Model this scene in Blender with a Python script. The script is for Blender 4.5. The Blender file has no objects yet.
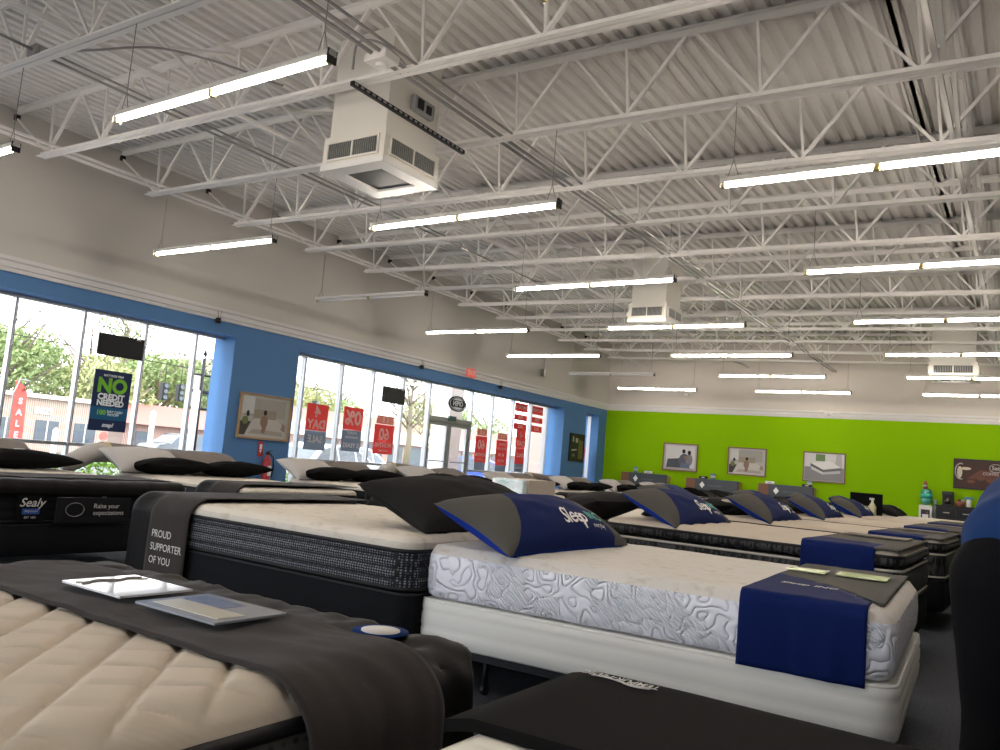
import bpy, bmesh, math, random
from math import sin, cos, pi, sqrt, radians, floor, hypot
from mathutils import Vector, Matrix, noise
random.seed(7)
C = bpy.context.scene.collection
H = 1.10          # the camera's height above the floor
ORD = ['zeroth','first','second','third','fourth','fifth','sixth','seventh','eighth','ninth','tenth',
       'eleventh','twelfth','thirteenth','fourteenth','fifteenth','sixteenth','seventeenth','eighteenth']

# ------------------------------------------------------------------ materials
MATS = {}
def mat(name, col, rough=0.8, metal=0.0, emis=None, es=0.0, bump=None, spec=0.3, sheen=0.0, var=None):
    """bump=(kind, scale, strength); var=(second colour, noise scale)"""
    if name in MATS: return MATS[name]
    m = bpy.data.materials.new(name); m.use_nodes = True
    nt = m.node_tree; b = nt.nodes['Principled BSDF']
    b.inputs['Base Color'].default_value = (*col, 1)
    b.inputs['Roughness'].default_value = rough
    b.inputs['Metallic'].default_value = metal
    b.inputs['Specular IOR Level'].default_value = spec
    if sheen: b.inputs['Sheen Weight'].default_value = sheen
    if emis:
        b.inputs['Emission Color'].default_value = (*emis, 1); b.inputs['Emission Strength'].default_value = es
    tc = nt.nodes.new('ShaderNodeTexCoord')
    if var:
        n = nt.nodes.new('ShaderNodeTexNoise'); n.inputs['Scale'].default_value = var[1]; n.inputs['Detail'].default_value = 5
        nt.links.new(tc.outputs['Object'], n.inputs['Vector'])
        r = nt.nodes.new('ShaderNodeValToRGB')
        r.color_ramp.elements[0].position = 0.35; r.color_ramp.elements[1].position = 0.65
        r.color_ramp.elements[0].color = (*col, 1); r.color_ramp.elements[1].color = (*var[0], 1)
        nt.links.new(n.outputs['Fac'], r.inputs['Fac']); nt.links.new(r.outputs['Color'], b.inputs['Base Color'])
    if bump:
        kind, sc, st = bump[:3]
        bp = nt.nodes.new('ShaderNodeBump'); bp.inputs['Strength'].default_value = st
        bp.inputs['Distance'].default_value = bump[3] if len(bump) > 3 else 0.0015
        if kind == 'noise':
            n = nt.nodes.new('ShaderNodeTexNoise'); n.inputs['Scale'].default_value = sc; n.inputs['Detail'].default_value = 4
            nt.links.new(tc.outputs['Object'], n.inputs['Vector']); nt.links.new(n.outputs['Fac'], bp.inputs['Height'])
        elif kind == 'swirl':      # embossed loops with a woven ground
            n0 = nt.nodes.new('ShaderNodeTexNoise'); n0.inputs['Scale'].default_value = sc; n0.inputs['Detail'].default_value = 1.0
            nt.links.new(tc.outputs['Object'], n0.inputs['Vector'])
            mm = nt.nodes.new('ShaderNodeMath'); mm.operation = 'MULTIPLY'; mm.inputs[1].default_value = 26
            sn = nt.nodes.new('ShaderNodeMath'); sn.operation = 'SINE'
            nt.links.new(n0.outputs['Fac'], mm.inputs[0]); nt.links.new(mm.outputs[0], sn.inputs[0])
            ab = nt.nodes.new('ShaderNodeMath'); ab.operation = 'ABSOLUTE'; nt.links.new(sn.outputs[0], ab.inputs[0])
            pw = nt.nodes.new('ShaderNodeMath'); pw.operation = 'POWER'; pw.inputs[1].default_value = 0.45; nt.links.new(ab.outputs[0], pw.inputs[0])
            w = nt.nodes.new('ShaderNodeTexWave'); w.inputs['Scale'].default_value = 34; w.bands_direction = 'DIAGONAL'
            nt.links.new(tc.outputs['Object'], w.inputs['Vector'])
            n2 = nt.nodes.new('ShaderNodeTexNoise'); n2.inputs['Scale'].default_value = 4.0
            nt.links.new(tc.outputs['Object'], n2.inputs['Vector'])
            gt = nt.nodes.new('ShaderNodeMath'); gt.operation = 'GREATER_THAN'; gt.inputs[1].default_value = 0.5; nt.links.new(n2.outputs['Fac'], gt.inputs[0])
            m2 = nt.nodes.new('ShaderNodeMath'); m2.operation = 'MULTIPLY'; nt.links.new(w.outputs['Fac'], m2.inputs[0]); nt.links.new(gt.outputs[0], m2.inputs[1])
            ad = nt.nodes.new('ShaderNodeMath'); ad.operation = 'MULTIPLY_ADD'; ad.inputs[1].default_value = 0.45
            nt.links.new(m2.outputs[0], ad.inputs[0]); nt.links.new(pw.outputs[0], ad.inputs[2])
            nt.links.new(ad.outputs[0], bp.inputs['Height'])
        elif kind == 'vor':
            n = nt.nodes.new('ShaderNodeTexVoronoi'); n.inputs['Scale'].default_value = sc
            nt.links.new(tc.outputs['Object'], n.inputs['Vector']); nt.links.new(n.outputs['Distance'], bp.inputs['Height'])
        elif kind in ('X', 'Y', 'Z', 'DIAGONAL'):
            n = nt.nodes.new('ShaderNodeTexWave'); n.inputs['Scale'].default_value = sc; n.bands_direction = kind
            n.inputs['Distortion'].default_value = 1.0 if kind != 'DIAGONAL' else 3.0
            nt.links.new(tc.outputs['Object'], n.inputs['Vector']); nt.links.new(n.outputs['Fac'], bp.inputs['Height'])
        nt.links.new(bp.outputs['Normal'], b.inputs['Normal'])
    MATS[name] = m
    return m

def pattern_mat(name, c1, c2, scale, kind='checker', rough=0.8, bump=0.4):
    """two tone woven fabric"""
    m = bpy.data.materials.new(name); m.use_nodes = True; nt = m.node_tree; b = nt.nodes['Principled BSDF']
    b.inputs['Roughness'].default_value = rough; b.inputs['Specular IOR Level'].default_value = 0.25
    tc = nt.nodes.new('ShaderNodeTexCoord')
    mp = nt.nodes.new('ShaderNodeMapping'); nt.links.new(tc.outputs['Object'], mp.inputs['Vector'])
    r = nt.nodes.new('ShaderNodeValToRGB'); r.color_ramp.elements[0].color = (*c1, 1); r.color_ramp.elements[1].color = (*c2, 1)
    if kind == 'dots':
        mp.inputs['Scale'].default_value = (1, 1, 1.3)
        t = nt.nodes.new('ShaderNodeTexVoronoi'); t.inputs['Scale'].default_value = scale; t.inputs['Randomness'].default_value = 0.15
        out = t.outputs['Distance']; r.color_ramp.elements[0].position = 0.42; r.color_ramp.elements[1].position = 0.25
        r.color_ramp.elements[0].color = (*c2, 1); r.color_ramp.elements[0].position = 0.22
        r.color_ramp.elements[1].color = (*c1, 1); r.color_ramp.elements[1].position = 0.42
    elif kind == 'ribs':
        mp.inputs['Scale'].default_value = (1, 1, 0.25)
        t = nt.nodes.new('ShaderNodeTexNoise'); t.inputs['Scale'].default_value = scale; t.inputs['Detail'].default_value = 2
        out = t.outputs['Fac']; r.color_ramp.elements[0].position = 0.44; r.color_ramp.elements[1].position = 0.56
    elif kind == 'speck':
        t = nt.nodes.new('ShaderNodeTexNoise'); t.inputs['Scale'].default_value = scale; t.inputs['Detail'].default_value = 3
        mp.inputs['Scale'].default_value = (1.0, 2.5, 1)
        out = t.outputs['Fac']; r.color_ramp.elements[0].position = 0.55; r.color_ramp.elements[1].position = 0.68
    else:
        t = nt.nodes.new('ShaderNodeTexBrick'); t.inputs['Scale'].default_value = scale
        t.inputs['Color1'].default_value = (*c1, 1); t.inputs['Color2'].default_value = (c1[0]*.8, c1[1]*.75, c1[2]*.7, 1); t.inputs['Mortar'].default_value = (*c2, 1)
        out = None
    nt.links.new(mp.outputs['Vector'], t.inputs['Vector'])
    bp = nt.nodes.new('ShaderNodeBump'); bp.inputs['Strength'].default_value = bump; bp.inputs['Distance'].default_value = 0.004
    if out:
        nt.links.new(out, r.inputs['Fac']); nt.links.new(r.outputs['Color'], b.inputs['Base Color']); nt.links.new(out, bp.inputs['Height'])
    else:
        nt.links.new(t.outputs['Color'], b.inputs['Base Color']); nt.links.new(t.outputs['Fac'], bp.inputs['Height'])
    nt.links.new(bp.outputs['Normal'], b.inputs['Normal'])
    MATS[name] = m
    return m

def glass_mat(name, tint=(1, 1, 1), refl=0.08):
    m = bpy.data.materials.new(name); m.use_nodes = True; nt = m.node_tree; nt.nodes.clear()
    o = nt.nodes.new('ShaderNodeOutputMaterial'); t = nt.nodes.new('ShaderNodeBsdfTransparent'); t.inputs['Color'].default_value = (*tint, 1)
    g = nt.nodes.new('ShaderNodeBsdfGlossy'); g.inputs['Roughness'].default_value = 0.03
    mx = nt.nodes.new('ShaderNodeMixShader'); mx.inputs[0].default_value = refl
    nt.links.new(t.outputs[0], mx.inputs[1]); nt.links.new(g.outputs[0], mx.inputs[2]); nt.links.new(mx.outputs[0], o.inputs['Surface'])
    MATS[name] = m; return m

def sticker_mat(name, col, alpha=0.25):
    """printed window film: lets some daylight through"""
    m = bpy.data.materials.new(name); m.use_nodes = True; nt = m.node_tree; nt.nodes.clear()
    o = nt.nodes.new('ShaderNodeOutputMaterial'); d = nt.nodes.new('ShaderNodeBsdfDiffuse'); d.inputs['Color'].default_value = (*col, 1)
    t = nt.nodes.new('ShaderNodeBsdfTranslucent'); t.inputs['Color'].default_value = (*col, 1)
    mx = nt.nodes.new('ShaderNodeMixShader'); mx.inputs[0].default_value = alpha
    nt.links.new(d.outputs[0], mx.inputs[1]); nt.links.new(t.outputs[0], mx.inputs[2]); nt.links.new(mx.outputs[0], o.inputs['Surface'])
    MATS[name] = m; return m

M_ceil = mat('deck_paint', (0.80, 0.78, 0.745), 0.75)
M_joist = mat('joist_paint', (0.84, 0.82, 0.79), 0.6)
M_wallup = mat('upper_wall_paint', (0.57, 0.55, 0.515), 0.9, bump=('noise', 60, 0.05))
M_farup = mat('far_upper_wall_paint', (0.60, 0.56, 0.51), 0.9, bump=('noise', 60, 0.05))
M_crown = mat('crown_paint', (0.68, 0.67, 0.66), 0.6)
M_blue = mat('blue_wall_paint', (0.085, 0.205, 0.42), 0.75, bump=('noise', 80, 0.04))
M_green = mat('green_wall_paint', (0.22, 0.44, 0.001), 0.75, spec=.08, bump=('noise', 80, 0.04))
M_plain = mat('plain_wall_paint', (0.25, 0.24, 0.22), 0.9)
M_carpet = mat('carpet', (0.085, 0.09, 0.105), 0.97, bump=('noise', 220, 0.6), spec=.05, var=((0.055, 0.06, 0.072), 60))
M_alu = mat('aluminium_frame', (0.40, 0.41, 0.42), 0.35, 0.6)
M_glass = glass_mat('window_glass')
M_duct = mat('duct_paint', (0.74, 0.72, 0.66), 0.55)
M_ductw = mat('diffuser_white', (0.78, 0.78, 0.76), 0.5)
M_grille = mat('grille_grey', (0.05, 0.055, 0.055), 0.5)
M_vane = mat('grille_vane', (0.33, 0.34, 0.33), 0.5, 0.3)
M_conduit = mat('conduit_steel', (0.36, 0.35, 0.34), 0.4, 0.6)
M_dark = mat('black_plastic', (0.012, 0.012, 0.013), 0.4)
M_fix = mat('fixture_white', (0.75, 0.73, 0.70), 0.4)
M_socket = mat('socket_amber', (0.45, 0.38, 0.16), 0.5)
M_tube = mat('lit_tube', (1, 1, 1), 0.5, emis=(1.0, 0.89, 0.78), es=46)
M_tubedim = mat('unlit_tube', (0.85, 0.85, 0.84), 0.35)
M_wire = mat('hanger_wire', (0.3, 0.3, 0.29), 0.4, 0.5)

M_cream = pattern_mat('cream_knit', (0.64, 0.59, 0.51), (0.54, 0.48, 0.40), 9, 'speck', 0.9, 0.5)
M_tencel = mat('cream_quilt', (0.56, 0.49, 0.40), 0.9, bump=('DIAGONAL', 30, 0.2, 0.001), spec=0.15)
M_whiteknit = mat('white_embossed_knit', (0.86, 0.86, 0.93), 0.85, bump=('swirl', 8.5, 1.0, 0.010), spec=0.15)  # lavender cast of the window light is put into the side colour
M_whitetop = pattern_mat('white_knit_top', (0.64, 0.61, 0.57), (0.54, 0.49, 0.43), 14, 'speck', 0.9, 0.4)  # speckled knit; cream cast of warm light is put into the top colour
M_boxcream = mat('box_spring_cream', (0.78, 0.77, 0.72), 0.8, bump=('Z', 3, 0.2, 0.01), spec=0.2)
M_charcoal = pattern_mat('charcoal_weave', (0.010, 0.011, 0.013), (0.20, 0.21, 0.24), 60, 'dots', 0.7, 0.4)
M_blackbox = mat('box_spring_black', (0.008, 0.0085, 0.010), 0.9, spec=.08, bump=('noise', 200, 0.3))
M_blackrib = pattern_mat('black_border_ribs', (0.004, 0.004, 0.005), (0.045, 0.046, 0.05), 45, 'ribs', 0.7, 0.6)
M_floral = pattern_mat('black_leaf_weave', (0.11, 0.11, 0.10), (0.012, 0.012, 0.013), 38, 'dots', 0.7, 0.4)
M_piping = mat('black_piping', (0.01, 0.01, 0.012), 0.6)
M_pipingw = mat('light_piping', (0.55, 0.52, 0.47), 0.7)
M_sealy = mat('black_border', (0.008, 0.0085, 0.009), 0.85, spec=.1)
M_strap = mat('grey_strap', (0.17, 0.17, 0.17), 0.7)
M_slate = mat('slate_border', (0.035, 0.04, 0.048), 0.85, spec=.1)
M_throw = mat('brown_fleece', (0.040, 0.034, 0.032), 0.95, bump=('noise', 260, 0.6, .002), spec=.08, sheen=0.06)
M_throwd = mat('black_sateen', (0.0045, 0.004, 0.0042), 0.55, spec=.10)
M_navy = mat('navy_cloth', (0.005, 0.014, 0.085), 0.8, bump=('noise', 260, 0.3), spec=.08)
M_royal = mat('royal_blue_cloth', (0.008, 0.035, 0.30), 0.8, spec=.1)
M_pgrey = mat('warm_grey_cloth', (0.085, 0.082, 0.074), 0.85, spec=.1, bump=('noise', 260, 0.2))
M_pblack = mat('black_pillow_cloth', (0.006, 0.006, 0.0065), 0.9, spec=.06)
M_pchar = mat('charcoal_pillow_cloth', (0.018, 0.017, 0.017), 0.9, spec=.08, bump=('noise', 260, 0.2))
M_ppale = mat('pale_pillow_cloth', (0.48, 0.46, 0.44), 0.9)
M_ptaupe = mat('taupe_pillow_cloth', (0.20, 0.175, 0.155), 0.9)
M_white = mat('white_print', (0.85, 0.85, 0.85), 0.6)
M_silver = mat('silver_print', (0.55, 0.53, 0.50), 0.5)
M_tealp = mat('teal_print', (0.05, 0.45, 0.35), 0.6)
M_cover = mat('foot_mat_black', (0.007, 0.0068, 0.0066), 0.85, spec=.04, bump=('noise', 200, 0.15))
M_orange = mat('orange_wood', (0.35, 0.10, 0.03), 0.5)
M_frame = mat('bed_frame_black', (0.02, 0.02, 0.022), 0.45, 0.5)
M_wood = mat('walnut_wood', (0.20, 0.095, 0.055), 0.5, bump=('X', 4, 0.1))
M_woodl = mat('light_wood', (0.42, 0.27, 0.13), 0.5)
M_hbgrey = mat('headboard_panel_grey', (0.075, 0.085, 0.10), 0.6)
M_hbup = mat('headboard_upholstery', (0.10, 0.09, 0.085), 0.85)

# ------------------------------------------------------------------ mesh collecting
class MB:
    def __init__(s): s.v = []; s.f = []; s.m = []; s.sm = []
    def quad(s, pts, mi=0, smooth=False):
        n = len(s.v); s.v += [tuple(p) for p in pts]; s.f.append(tuple(range(n, n+len(pts)))); s.m.append(mi); s.sm.append(smooth)
    def box(s, x0, x1, y0, y1, z0, z1, mi=0, bev=0.0):
        if bev > 0:
            bm = bmesh.new(); bmesh.ops.create_cube(bm, size=1)
            for v in bm.verts: v.co = Vector(((x0+x1)/2+v.co.x*(x1-x0), (y0+y1)/2+v.co.y*(y1-y0), (z0+z1)/2+v.co.z*(z1-z0)))
            bmesh.ops.bevel(bm, geom=bm.edges[:], offset=bev, segments=2, affect='EDGES', profile=0.6)
            s.bm(bm, mi); return
        n = len(s.v)
        s.v += [(x0,y0,z0),(x1,y0,z0),(x1,y1,z0),(x0,y1,z0),(x0,y0,z1),(x1,y0,z1),(x1,y1,z1),(x0,y1,z1)]
        for f in ((0,3,2,1),(4,5,6,7),(0,1,5,4),(1,2,6,5),(2,3,7,6),(3,0,4,7)):
            s.f.append(tuple(n+i for i in f)); s.m.append(mi); s.sm.append(False)
    def bm(s, bm, mi=0, smooth=False):
        n = len(s.v); bm.verts.ensure_lookup_table(); bm.verts.index_update()
        s.v += [tuple(v.co) for v in bm.verts]
        for f in bm.faces: s.f.append(tuple(n+v.index for v in f.verts)); s.m.append(mi); s.sm.append(smooth)
        bm.free()
    def tube(s, pts, r, n=8, mi=0, smooth=True, cap=True):
        pts = [Vector(p) for p in pts]; rings = []
        rr = r if isinstance(r, (list, tuple)) else [r]*len(pts)
        ref = None
        for i, p in enumerate(pts):
            d = (pts[min(i+1, len(pts)-1)]-pts[max(i-1, 0)]).normalized()
            if ref is None: ref = Vector((0,0,1)) if abs(d.z) < 0.9 else Vector((1,0,0))
            a = d.cross(ref).normalized(); b = a.cross(d).normalized(); ref = b
            base = len(s.v)
            for k in range(n):
                t = 2*pi*k/n; s.v.append(tuple(p+a*cos(t)*rr[i]+b*sin(t)*rr[i]))
            rings.append(base)
        for i in range(len(rings)-1):
            for k in range(n):
                k2 = (k+1) % n
                s.f.append((rings[i]+k, rings[i]+k2, rings[i+1]+k2, rings[i+1]+k)); s.m.append(mi); s.sm.append(smooth)
        if cap:
            s.f.append(tuple(rings[0]+k for k in range(n))[::-1]); s.m.append(mi); s.sm.append(False)
            s.f.append(tuple(rings[-1]+k for k in range(n))); s.m.append(mi); s.sm.append(False)
    def bar(s, a, b, w, h, mi=0):
        a = Vector(a); b = Vector(b); d = (b-a).normalized()
        ref = Vector((0,1,0)) if abs(d.y) < 0.9 else Vector((1,0,0))
        u = ref*(w/2); u = (u - d*u.dot(d)); q = d.cross(ref).normalized()*(h/2)
        n = len(s.v)
        for p in (a, b):
            for (i, j) in ((-1,-1),(1,-1),(1,1),(-1,1)): s.v.append(tuple(p+u*i+q*j))
        for f in ((0,1,5,4),(1,2,6,5),(2,3,7,6),(3,0,4,7),(3,2,1,0),(4,5,6,7)):
            s.f.append(tuple(n+i for i in f)); s.m.append(mi); s.sm.append(False)
    def lathe(s, prof, cx=0, cy=0, n=20, mi=0):
        base = len(s.v)
        for (r, z) in prof:
            for k in range(n): s.v.append((cx+r*cos(2*pi*k/n), cy+r*sin(2*pi*k/n), z))
        for i in range(len(prof)-1):
            for k in range(n):
                k2 = (k+1) % n
                s.f.append((base+i*n+k, base+i*n+k2, base+(i+1)*n+k2, base+(i+1)*n+k)); s.m.append(mi); s.sm.append(True)
        s.f.append(tuple(base+k for k in range(n))[::-1]); s.m.append(mi); s.sm.append(False)
        e = base+(len(prof)-1)*n
        s.f.append(tuple(e+k for k in range(n))); s.m.append(mi); s.sm.append(False)
    def grid(s, fn, nu, nv, mi=0, filt=None, smooth=True):
        base = len(s.v)
        for i in range(nu+1):
            for j in range(nv+1): s.v.append(tuple(fn(i/nu, j/nv)))
        for i in range(nu):
            for j in range(nv):
                if filt and not filt((i+.5)/nu, (j+.5)/nv): continue
                a = base+i*(nv+1)+j
                s.f.append((a, a+nv+1, a+nv+2, a+1)); s.m.append(mi); s.sm.append(smooth)
    def mesh(s, name, mats):
        me = bpy.data.meshes.new(name); me.from_pydata(s.v, [], s.f)
        for m in (mats if isinstance(mats, (list, tuple)) else [mats]): me.materials.append(m)
        me.polygons.foreach_set('material_index', s.m); me.polygons.foreach_set('use_smooth', s.sm)
        me.update(); return me
    def build(s, name, mats, parent=None, loc=None, rot=None):
        bmx = bmesh.new(); me = s.mesh(name, mats); bmx.from_mesh(me)
        loose = [v for v in bmx.verts if not v.link_faces]
        if loose: bmesh.ops.delete(bmx, geom=loose, context='VERTS')
        bmx.to_mesh(me); bmx.free()
        return link(name, me, parent, loc, rot)

def link(name, me, parent=None, loc=None, rot=None):
    o = bpy.data.objects.new(name, me); C.objects.link(o)
    if parent: o.parent = parent
    if loc: o.location = loc
    if rot: o.rotation_euler = rot
    return o
def tag(o, label, cat, group=None, kind=None):
    o['label'] = label; o['category'] = cat
    if group: o['group'] = group
    if kind: o['kind'] = kind
    return o
def thing(name, label, cat, loc=(0,0,0), rotz=0, group=None, rot=None):
    o = bpy.data.objects.new(name, None); C.objects.link(o); o.location = loc
    o.rotation_euler = rot or (0,0,rotz); o.empty_display_size = 0.1
    return tag(o, label, cat, group)
def struct(o, label=None, cat=None):
    o['kind'] = 'structure'
    if label: o['label'] = label
    if cat: o['category'] = cat
    return o
def copies(root, loc, label, rotz=None, group=None, rot=None):
    r = root.copy(); C.objects.link(r); r.location = loc; r['label'] = label
    if rotz is not None: r.rotation_euler = (0,0,rotz)
    if rot: r.rotation_euler = rot
    if group: r['group'] = group
    for ch in list(root.children):
        c = ch.copy(); C.objects.link(c); c.parent = r
        for g in list(ch.children):
            d = g.copy(); C.objects.link(d); d.parent = c
    return r

def text_mesh(txt, size, fn, mats, name='lettering', parent=None, align='CENTER', bold=0.0, spacing=1.0, ext=0.0, shear=0.0):
    """text laid out in x, y and carried on to a surface by fn(x, y) -> point"""
    cu = bpy.data.curves.new('t', 'FONT'); cu.body = txt; cu.size = size; cu.align_x = align; cu.align_y = 'CENTER'
    cu.offset = bold; cu.space_character = spacing; cu.resolution_u = 3; cu.shear = shear
    if ext: cu.extrude = ext
    ob = bpy.data.objects.new('t', cu); C.objects.link(ob)
    bpy.context.view_layer.update()
    dg = bpy.context.evaluated_depsgraph_get()
    me = bpy.data.meshes.new_from_object(ob.evaluated_get(dg))
    bpy.data.objects.remove(ob); bpy.data.curves.remove(cu)
    me.name = name
    for v in me.vertices: v.co = Vector(fn(v.co.x, v.co.y) if not ext else fn(v.co.x, v.co.y, v.co.z))
    me.materials.clear(); me.materials.append(mats)
    return link(name, me, parent)

def nz(x, y, z=0): return noise.noise(Vector((x, y, z)))

# ================================================================== camera
cam = bpy.data.cameras.new('camera'); camo = bpy.data.objects.new('camera', cam); C.objects.link(camo)
def unit(v): return Vector(v).normalized()
F = 805.0
Yc = unit((530, -133, -F)); Xc = -unit((-1220, 15, -F)); Xc = (Xc - Yc*Xc.dot(Yc)).normalized(); Zc = Xc.cross(Yc)
R = Matrix((Xc, Yc, Zc))
camo.matrix_world = Matrix.Translation((0, 0, H)) @ R.to_4x4()
cam.sensor_width = 36; cam.lens = F/1000*36; cam.clip_start = 0.05; cam.clip_end = 400
bpy.context.scene.camera = camo

# ================================================================== shell
WX = -11.5; FY = 23.7; RX = 4.2; BY = -4.6; GX = -11.83
ZC = 2.0+H       # under side of the crown
def rz(x): return 4.19+H-0.019*(x+11.5)      # under side of the deck
mb = MB(); mb.box(-12.2, RX+.2, BY-.2, FY+.2, -0.15, 0); struct(mb.build('floor', M_carpet))
# deck: real corrugated sheet, ribs along y
mb = MB(); x = -12.0; prof = []
while x < RX+.2:
    prof += [(x, 0), (x+.072, 0), (x+.092, .045), (x+.132, .045)]; x += .152
for i in range(len(prof)-1):
    (a, za), (b, zb) = prof[i], prof[i+1]
    mb.quad([(a, BY-.2, rz(a)+za), (a, FY+.2, rz(a)+za), (b, FY+.2, rz(b)+zb), (b, BY-.2, rz(b)+zb)])
mb.box(-12.2, RX+.3, BY-.3, FY+.3, rz(-11.5)+.10, rz(-11.5)+.3)
struct(mb.build('ceiling', M_ceil))
# openings in the window wall: (y0, y1)
OP = [(-3.6, .45), (1.35, 8.95), (10.42, 20.85), (22.28, 23.15)]
WT = 1.78+H; WB = 0.28
mb = MB(); ys = BY
for (a, b) in OP:
    mb.box(-12.05, WX, ys, a, 0, ZC); mb.box(-12.05, WX, a, b, WT, ZC); mb.box(-12.05, WX, a, b, 0, WB); ys = b
mb.box(-12.05, WX, ys, FY, 0, ZC)
struct(mb.build('wall_left', M_blue), 'blue painted lower part of the window wall', 'wall')
mb = MB(); mb.box(-12.05, WX+.001, BY, FY, ZC, rz(-11.5)+.06)
struct(mb.build('wall_left', M_wallup), 'grey upper part of the window wall above the crown', 'wall')
mb = MB(); mb.box(-12.05, RX, FY, FY+.2, 0, ZC); struct(mb.build('wall_far', M_green), 'bright green far wall', 'wall')
mb = MB(); mb.box(-12.05, RX, FY, FY+.2, ZC, rz(-11.5)+.06); struct(mb.build('wall_far', M_farup), 'pale upper part of the far wall above the crown', 'wall')
mb = MB(); mb.box(RX, RX+.2, BY, FY+.2, 0, rz(-11.5)+.06); struct(mb.build('wall_right', M_plain))
mb = MB(); mb.box(-12.05, RX, BY-.2, BY, WT, rz(-11.5)+.06); mb.box(-12.05, RX, BY-.2, BY, 0, WB); mb.box(-12.05, -10.8, BY-.2, BY, WB, WT); mb.box(1.2, RX, BY-.2, BY, WB, WT)
struct(mb.build('wall_back', M_plain))
# crown: stepped moulding
CP = [(0, 0), (.03, 0), (.035, .05), (.055, .06), (.06, .13), (.085, .15), (.085, .2), (0, .2)]
mb = MB()
for i in range(len(CP)-1):
    (a, za), (b, zb) = CP[i], CP[i+1]
    mb.quad([(WX+a, BY, ZC+za), (WX+b, BY, ZC+zb), (WX+b, FY-b, ZC+zb), (WX+a, FY-a, ZC+za)])
struct(mb.build('trim_1', M_crown))
mb = MB()
for i in range(len(CP)-1):
    (a, za), (b, zb) = CP[i], CP[i+1]
    mb.quad([(WX+a, FY-a, ZC+za), (WX+b, FY-b, ZC+zb), (RX, FY-b, ZC+zb), (RX, FY-a, ZC+za)])
struct(mb.build('trim_2', M_crown))
mb = MB(); mb.box(WX, WX+.015, BY, 1.3, 0, .1); mb.box(WX, WX+.015, 9, 10.4, 0, .1); mb.box(WX, WX+.015, 20.9, 22.25, 0, .1)
struct(mb.build('baseboard_left', mat('base_rubber', (.03,.03,.035), .6)))
mb = MB(); mb.box(WX, RX, FY-.015, FY, 0, .1); struct(mb.build('baseboard_far', MATS['base_rubber']))

# windows: aluminium grid + one pane object per light
RAIL = -0.25+H
def window(n, y0, y1, muls, rail=True, skip=None):
    w = bpy.data.objects.new('window_%d' % n, None); C.objects.link(w); w.location = (GX, (y0+y1)/2, WB); struct(w)
    oy = (y0+y1)/2
    allm = [y0+.03]+muls+[y1-.03]
    f = MB()
    f.box(-.05, .05, y0-oy, y1-oy, WT-WB-.05, WT-WB); f.box(-.05, .05, y0-oy, y1-oy, 0, .06)
    f.build('window_frame', M_alu, w)
    for yy in allm:
        f = MB(); f.box(-.055, .055, yy-oy-.021, yy-oy+.021, 0.06, WT-WB-.05); f.box(.055, .075, yy-oy-.009, yy-oy+.009, 0.06, WT-WB-.05)
        f.build('mullion', M_alu, w)
    for a, b in zip(allm[:-1], allm[1:]):
        if skip and abs(a-skip[0]) < .1: continue
        f = MB(); f.box(-.04, .04, a-oy+.021, b-oy-.021, RAIL-WB-.025, RAIL-WB+.025); f.build('rail', M_alu, w)
        for (z0, z1) in ((.06, RAIL-WB-.025), (RAIL-WB+.025, WT-WB-.05)):
            f = MB(); f.box(-.006, .002, a-oy+.021, b-oy-.021, z0, z1); f.build('pane', M_glass, w)
    return w
window(1, 1.35, 9.07, [2.45, 3.45, 4.45, 5.47, 6.45, 7.46, 8.39])
DOOR = (14.82, 16.55)
window(2, 10.6, 21.05, [10.87, 11.9, 12.85, 13.85, 14.82, 16.55, 17.5, 18.5, 19.45, 20.35], skip=DOOR)
window(3, 22.3, 23.2, [])
window(4, -3.6, .45, [-2.6, -1.6, -.6])
fill_window = window(5, -10.8+4.8, 1.2+4.8, [-4.5+i*1.5 for i in range(7)]); fill_window.rotation_euler = (0, 0, pi/2); fill_window.location = (-4.8, BY-.1, WB)   # unseen shop front added behind the camera to brighten the near bed faces
# entrance door with its transom
d = bpy.data.objects.new('door_1', None); C.objects.link(d); d.location = (GX, (DOOR[0]+DOOR[1])/2, WB-.2); struct(d)
hd = .93+H-d.location.z
f = MB(); f.box(-.06, .09, -.84, .84, hd-.06, hd+.05); f.build('door_header', mat('door_metal', (.33,.34,.35), .4, .5), d)
f = MB(); f.box(-.006, .002, -.84, .84, hd+.05, WT-d.location.z-.05); f.build('pane', M_glass, d)
for s in (-1, 1):
    a, b = (-.835, -.005) if s < 0 else (.005, .835)
    f = MB(); f.box(-.03, .03, a, a+.09, 0, hd-.06); f.box(-.03, .03, b-.09, b, 0, hd-.06); f.box(-.03, .03, a+.09, b-.09, hd-.15, hd-.06); f.box(-.03, .03, a+.09, b-.09, 0, .25)
    lf = f.build('door_leaf', MATS['door_metal'], d)
    f = MB(); f.box(-.006, .002, a+.09, b-.09, .25, hd-.15); f.build('door_glass', M_glass, lf)
    f = MB(); f.tube([(.04, a+.1, .95), (.09, a+.12, .95), (.09, b-.12, .95), (.04, b-.1, .95)], .014); f.build('push_bar', M_alu, lf)
f = MB(); f.box(.09, .14, -.15, .12, hd-.02, hd+.10); f.build('door_closer', mat('closer_green', (.06,.12,.11), .4), d)
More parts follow.
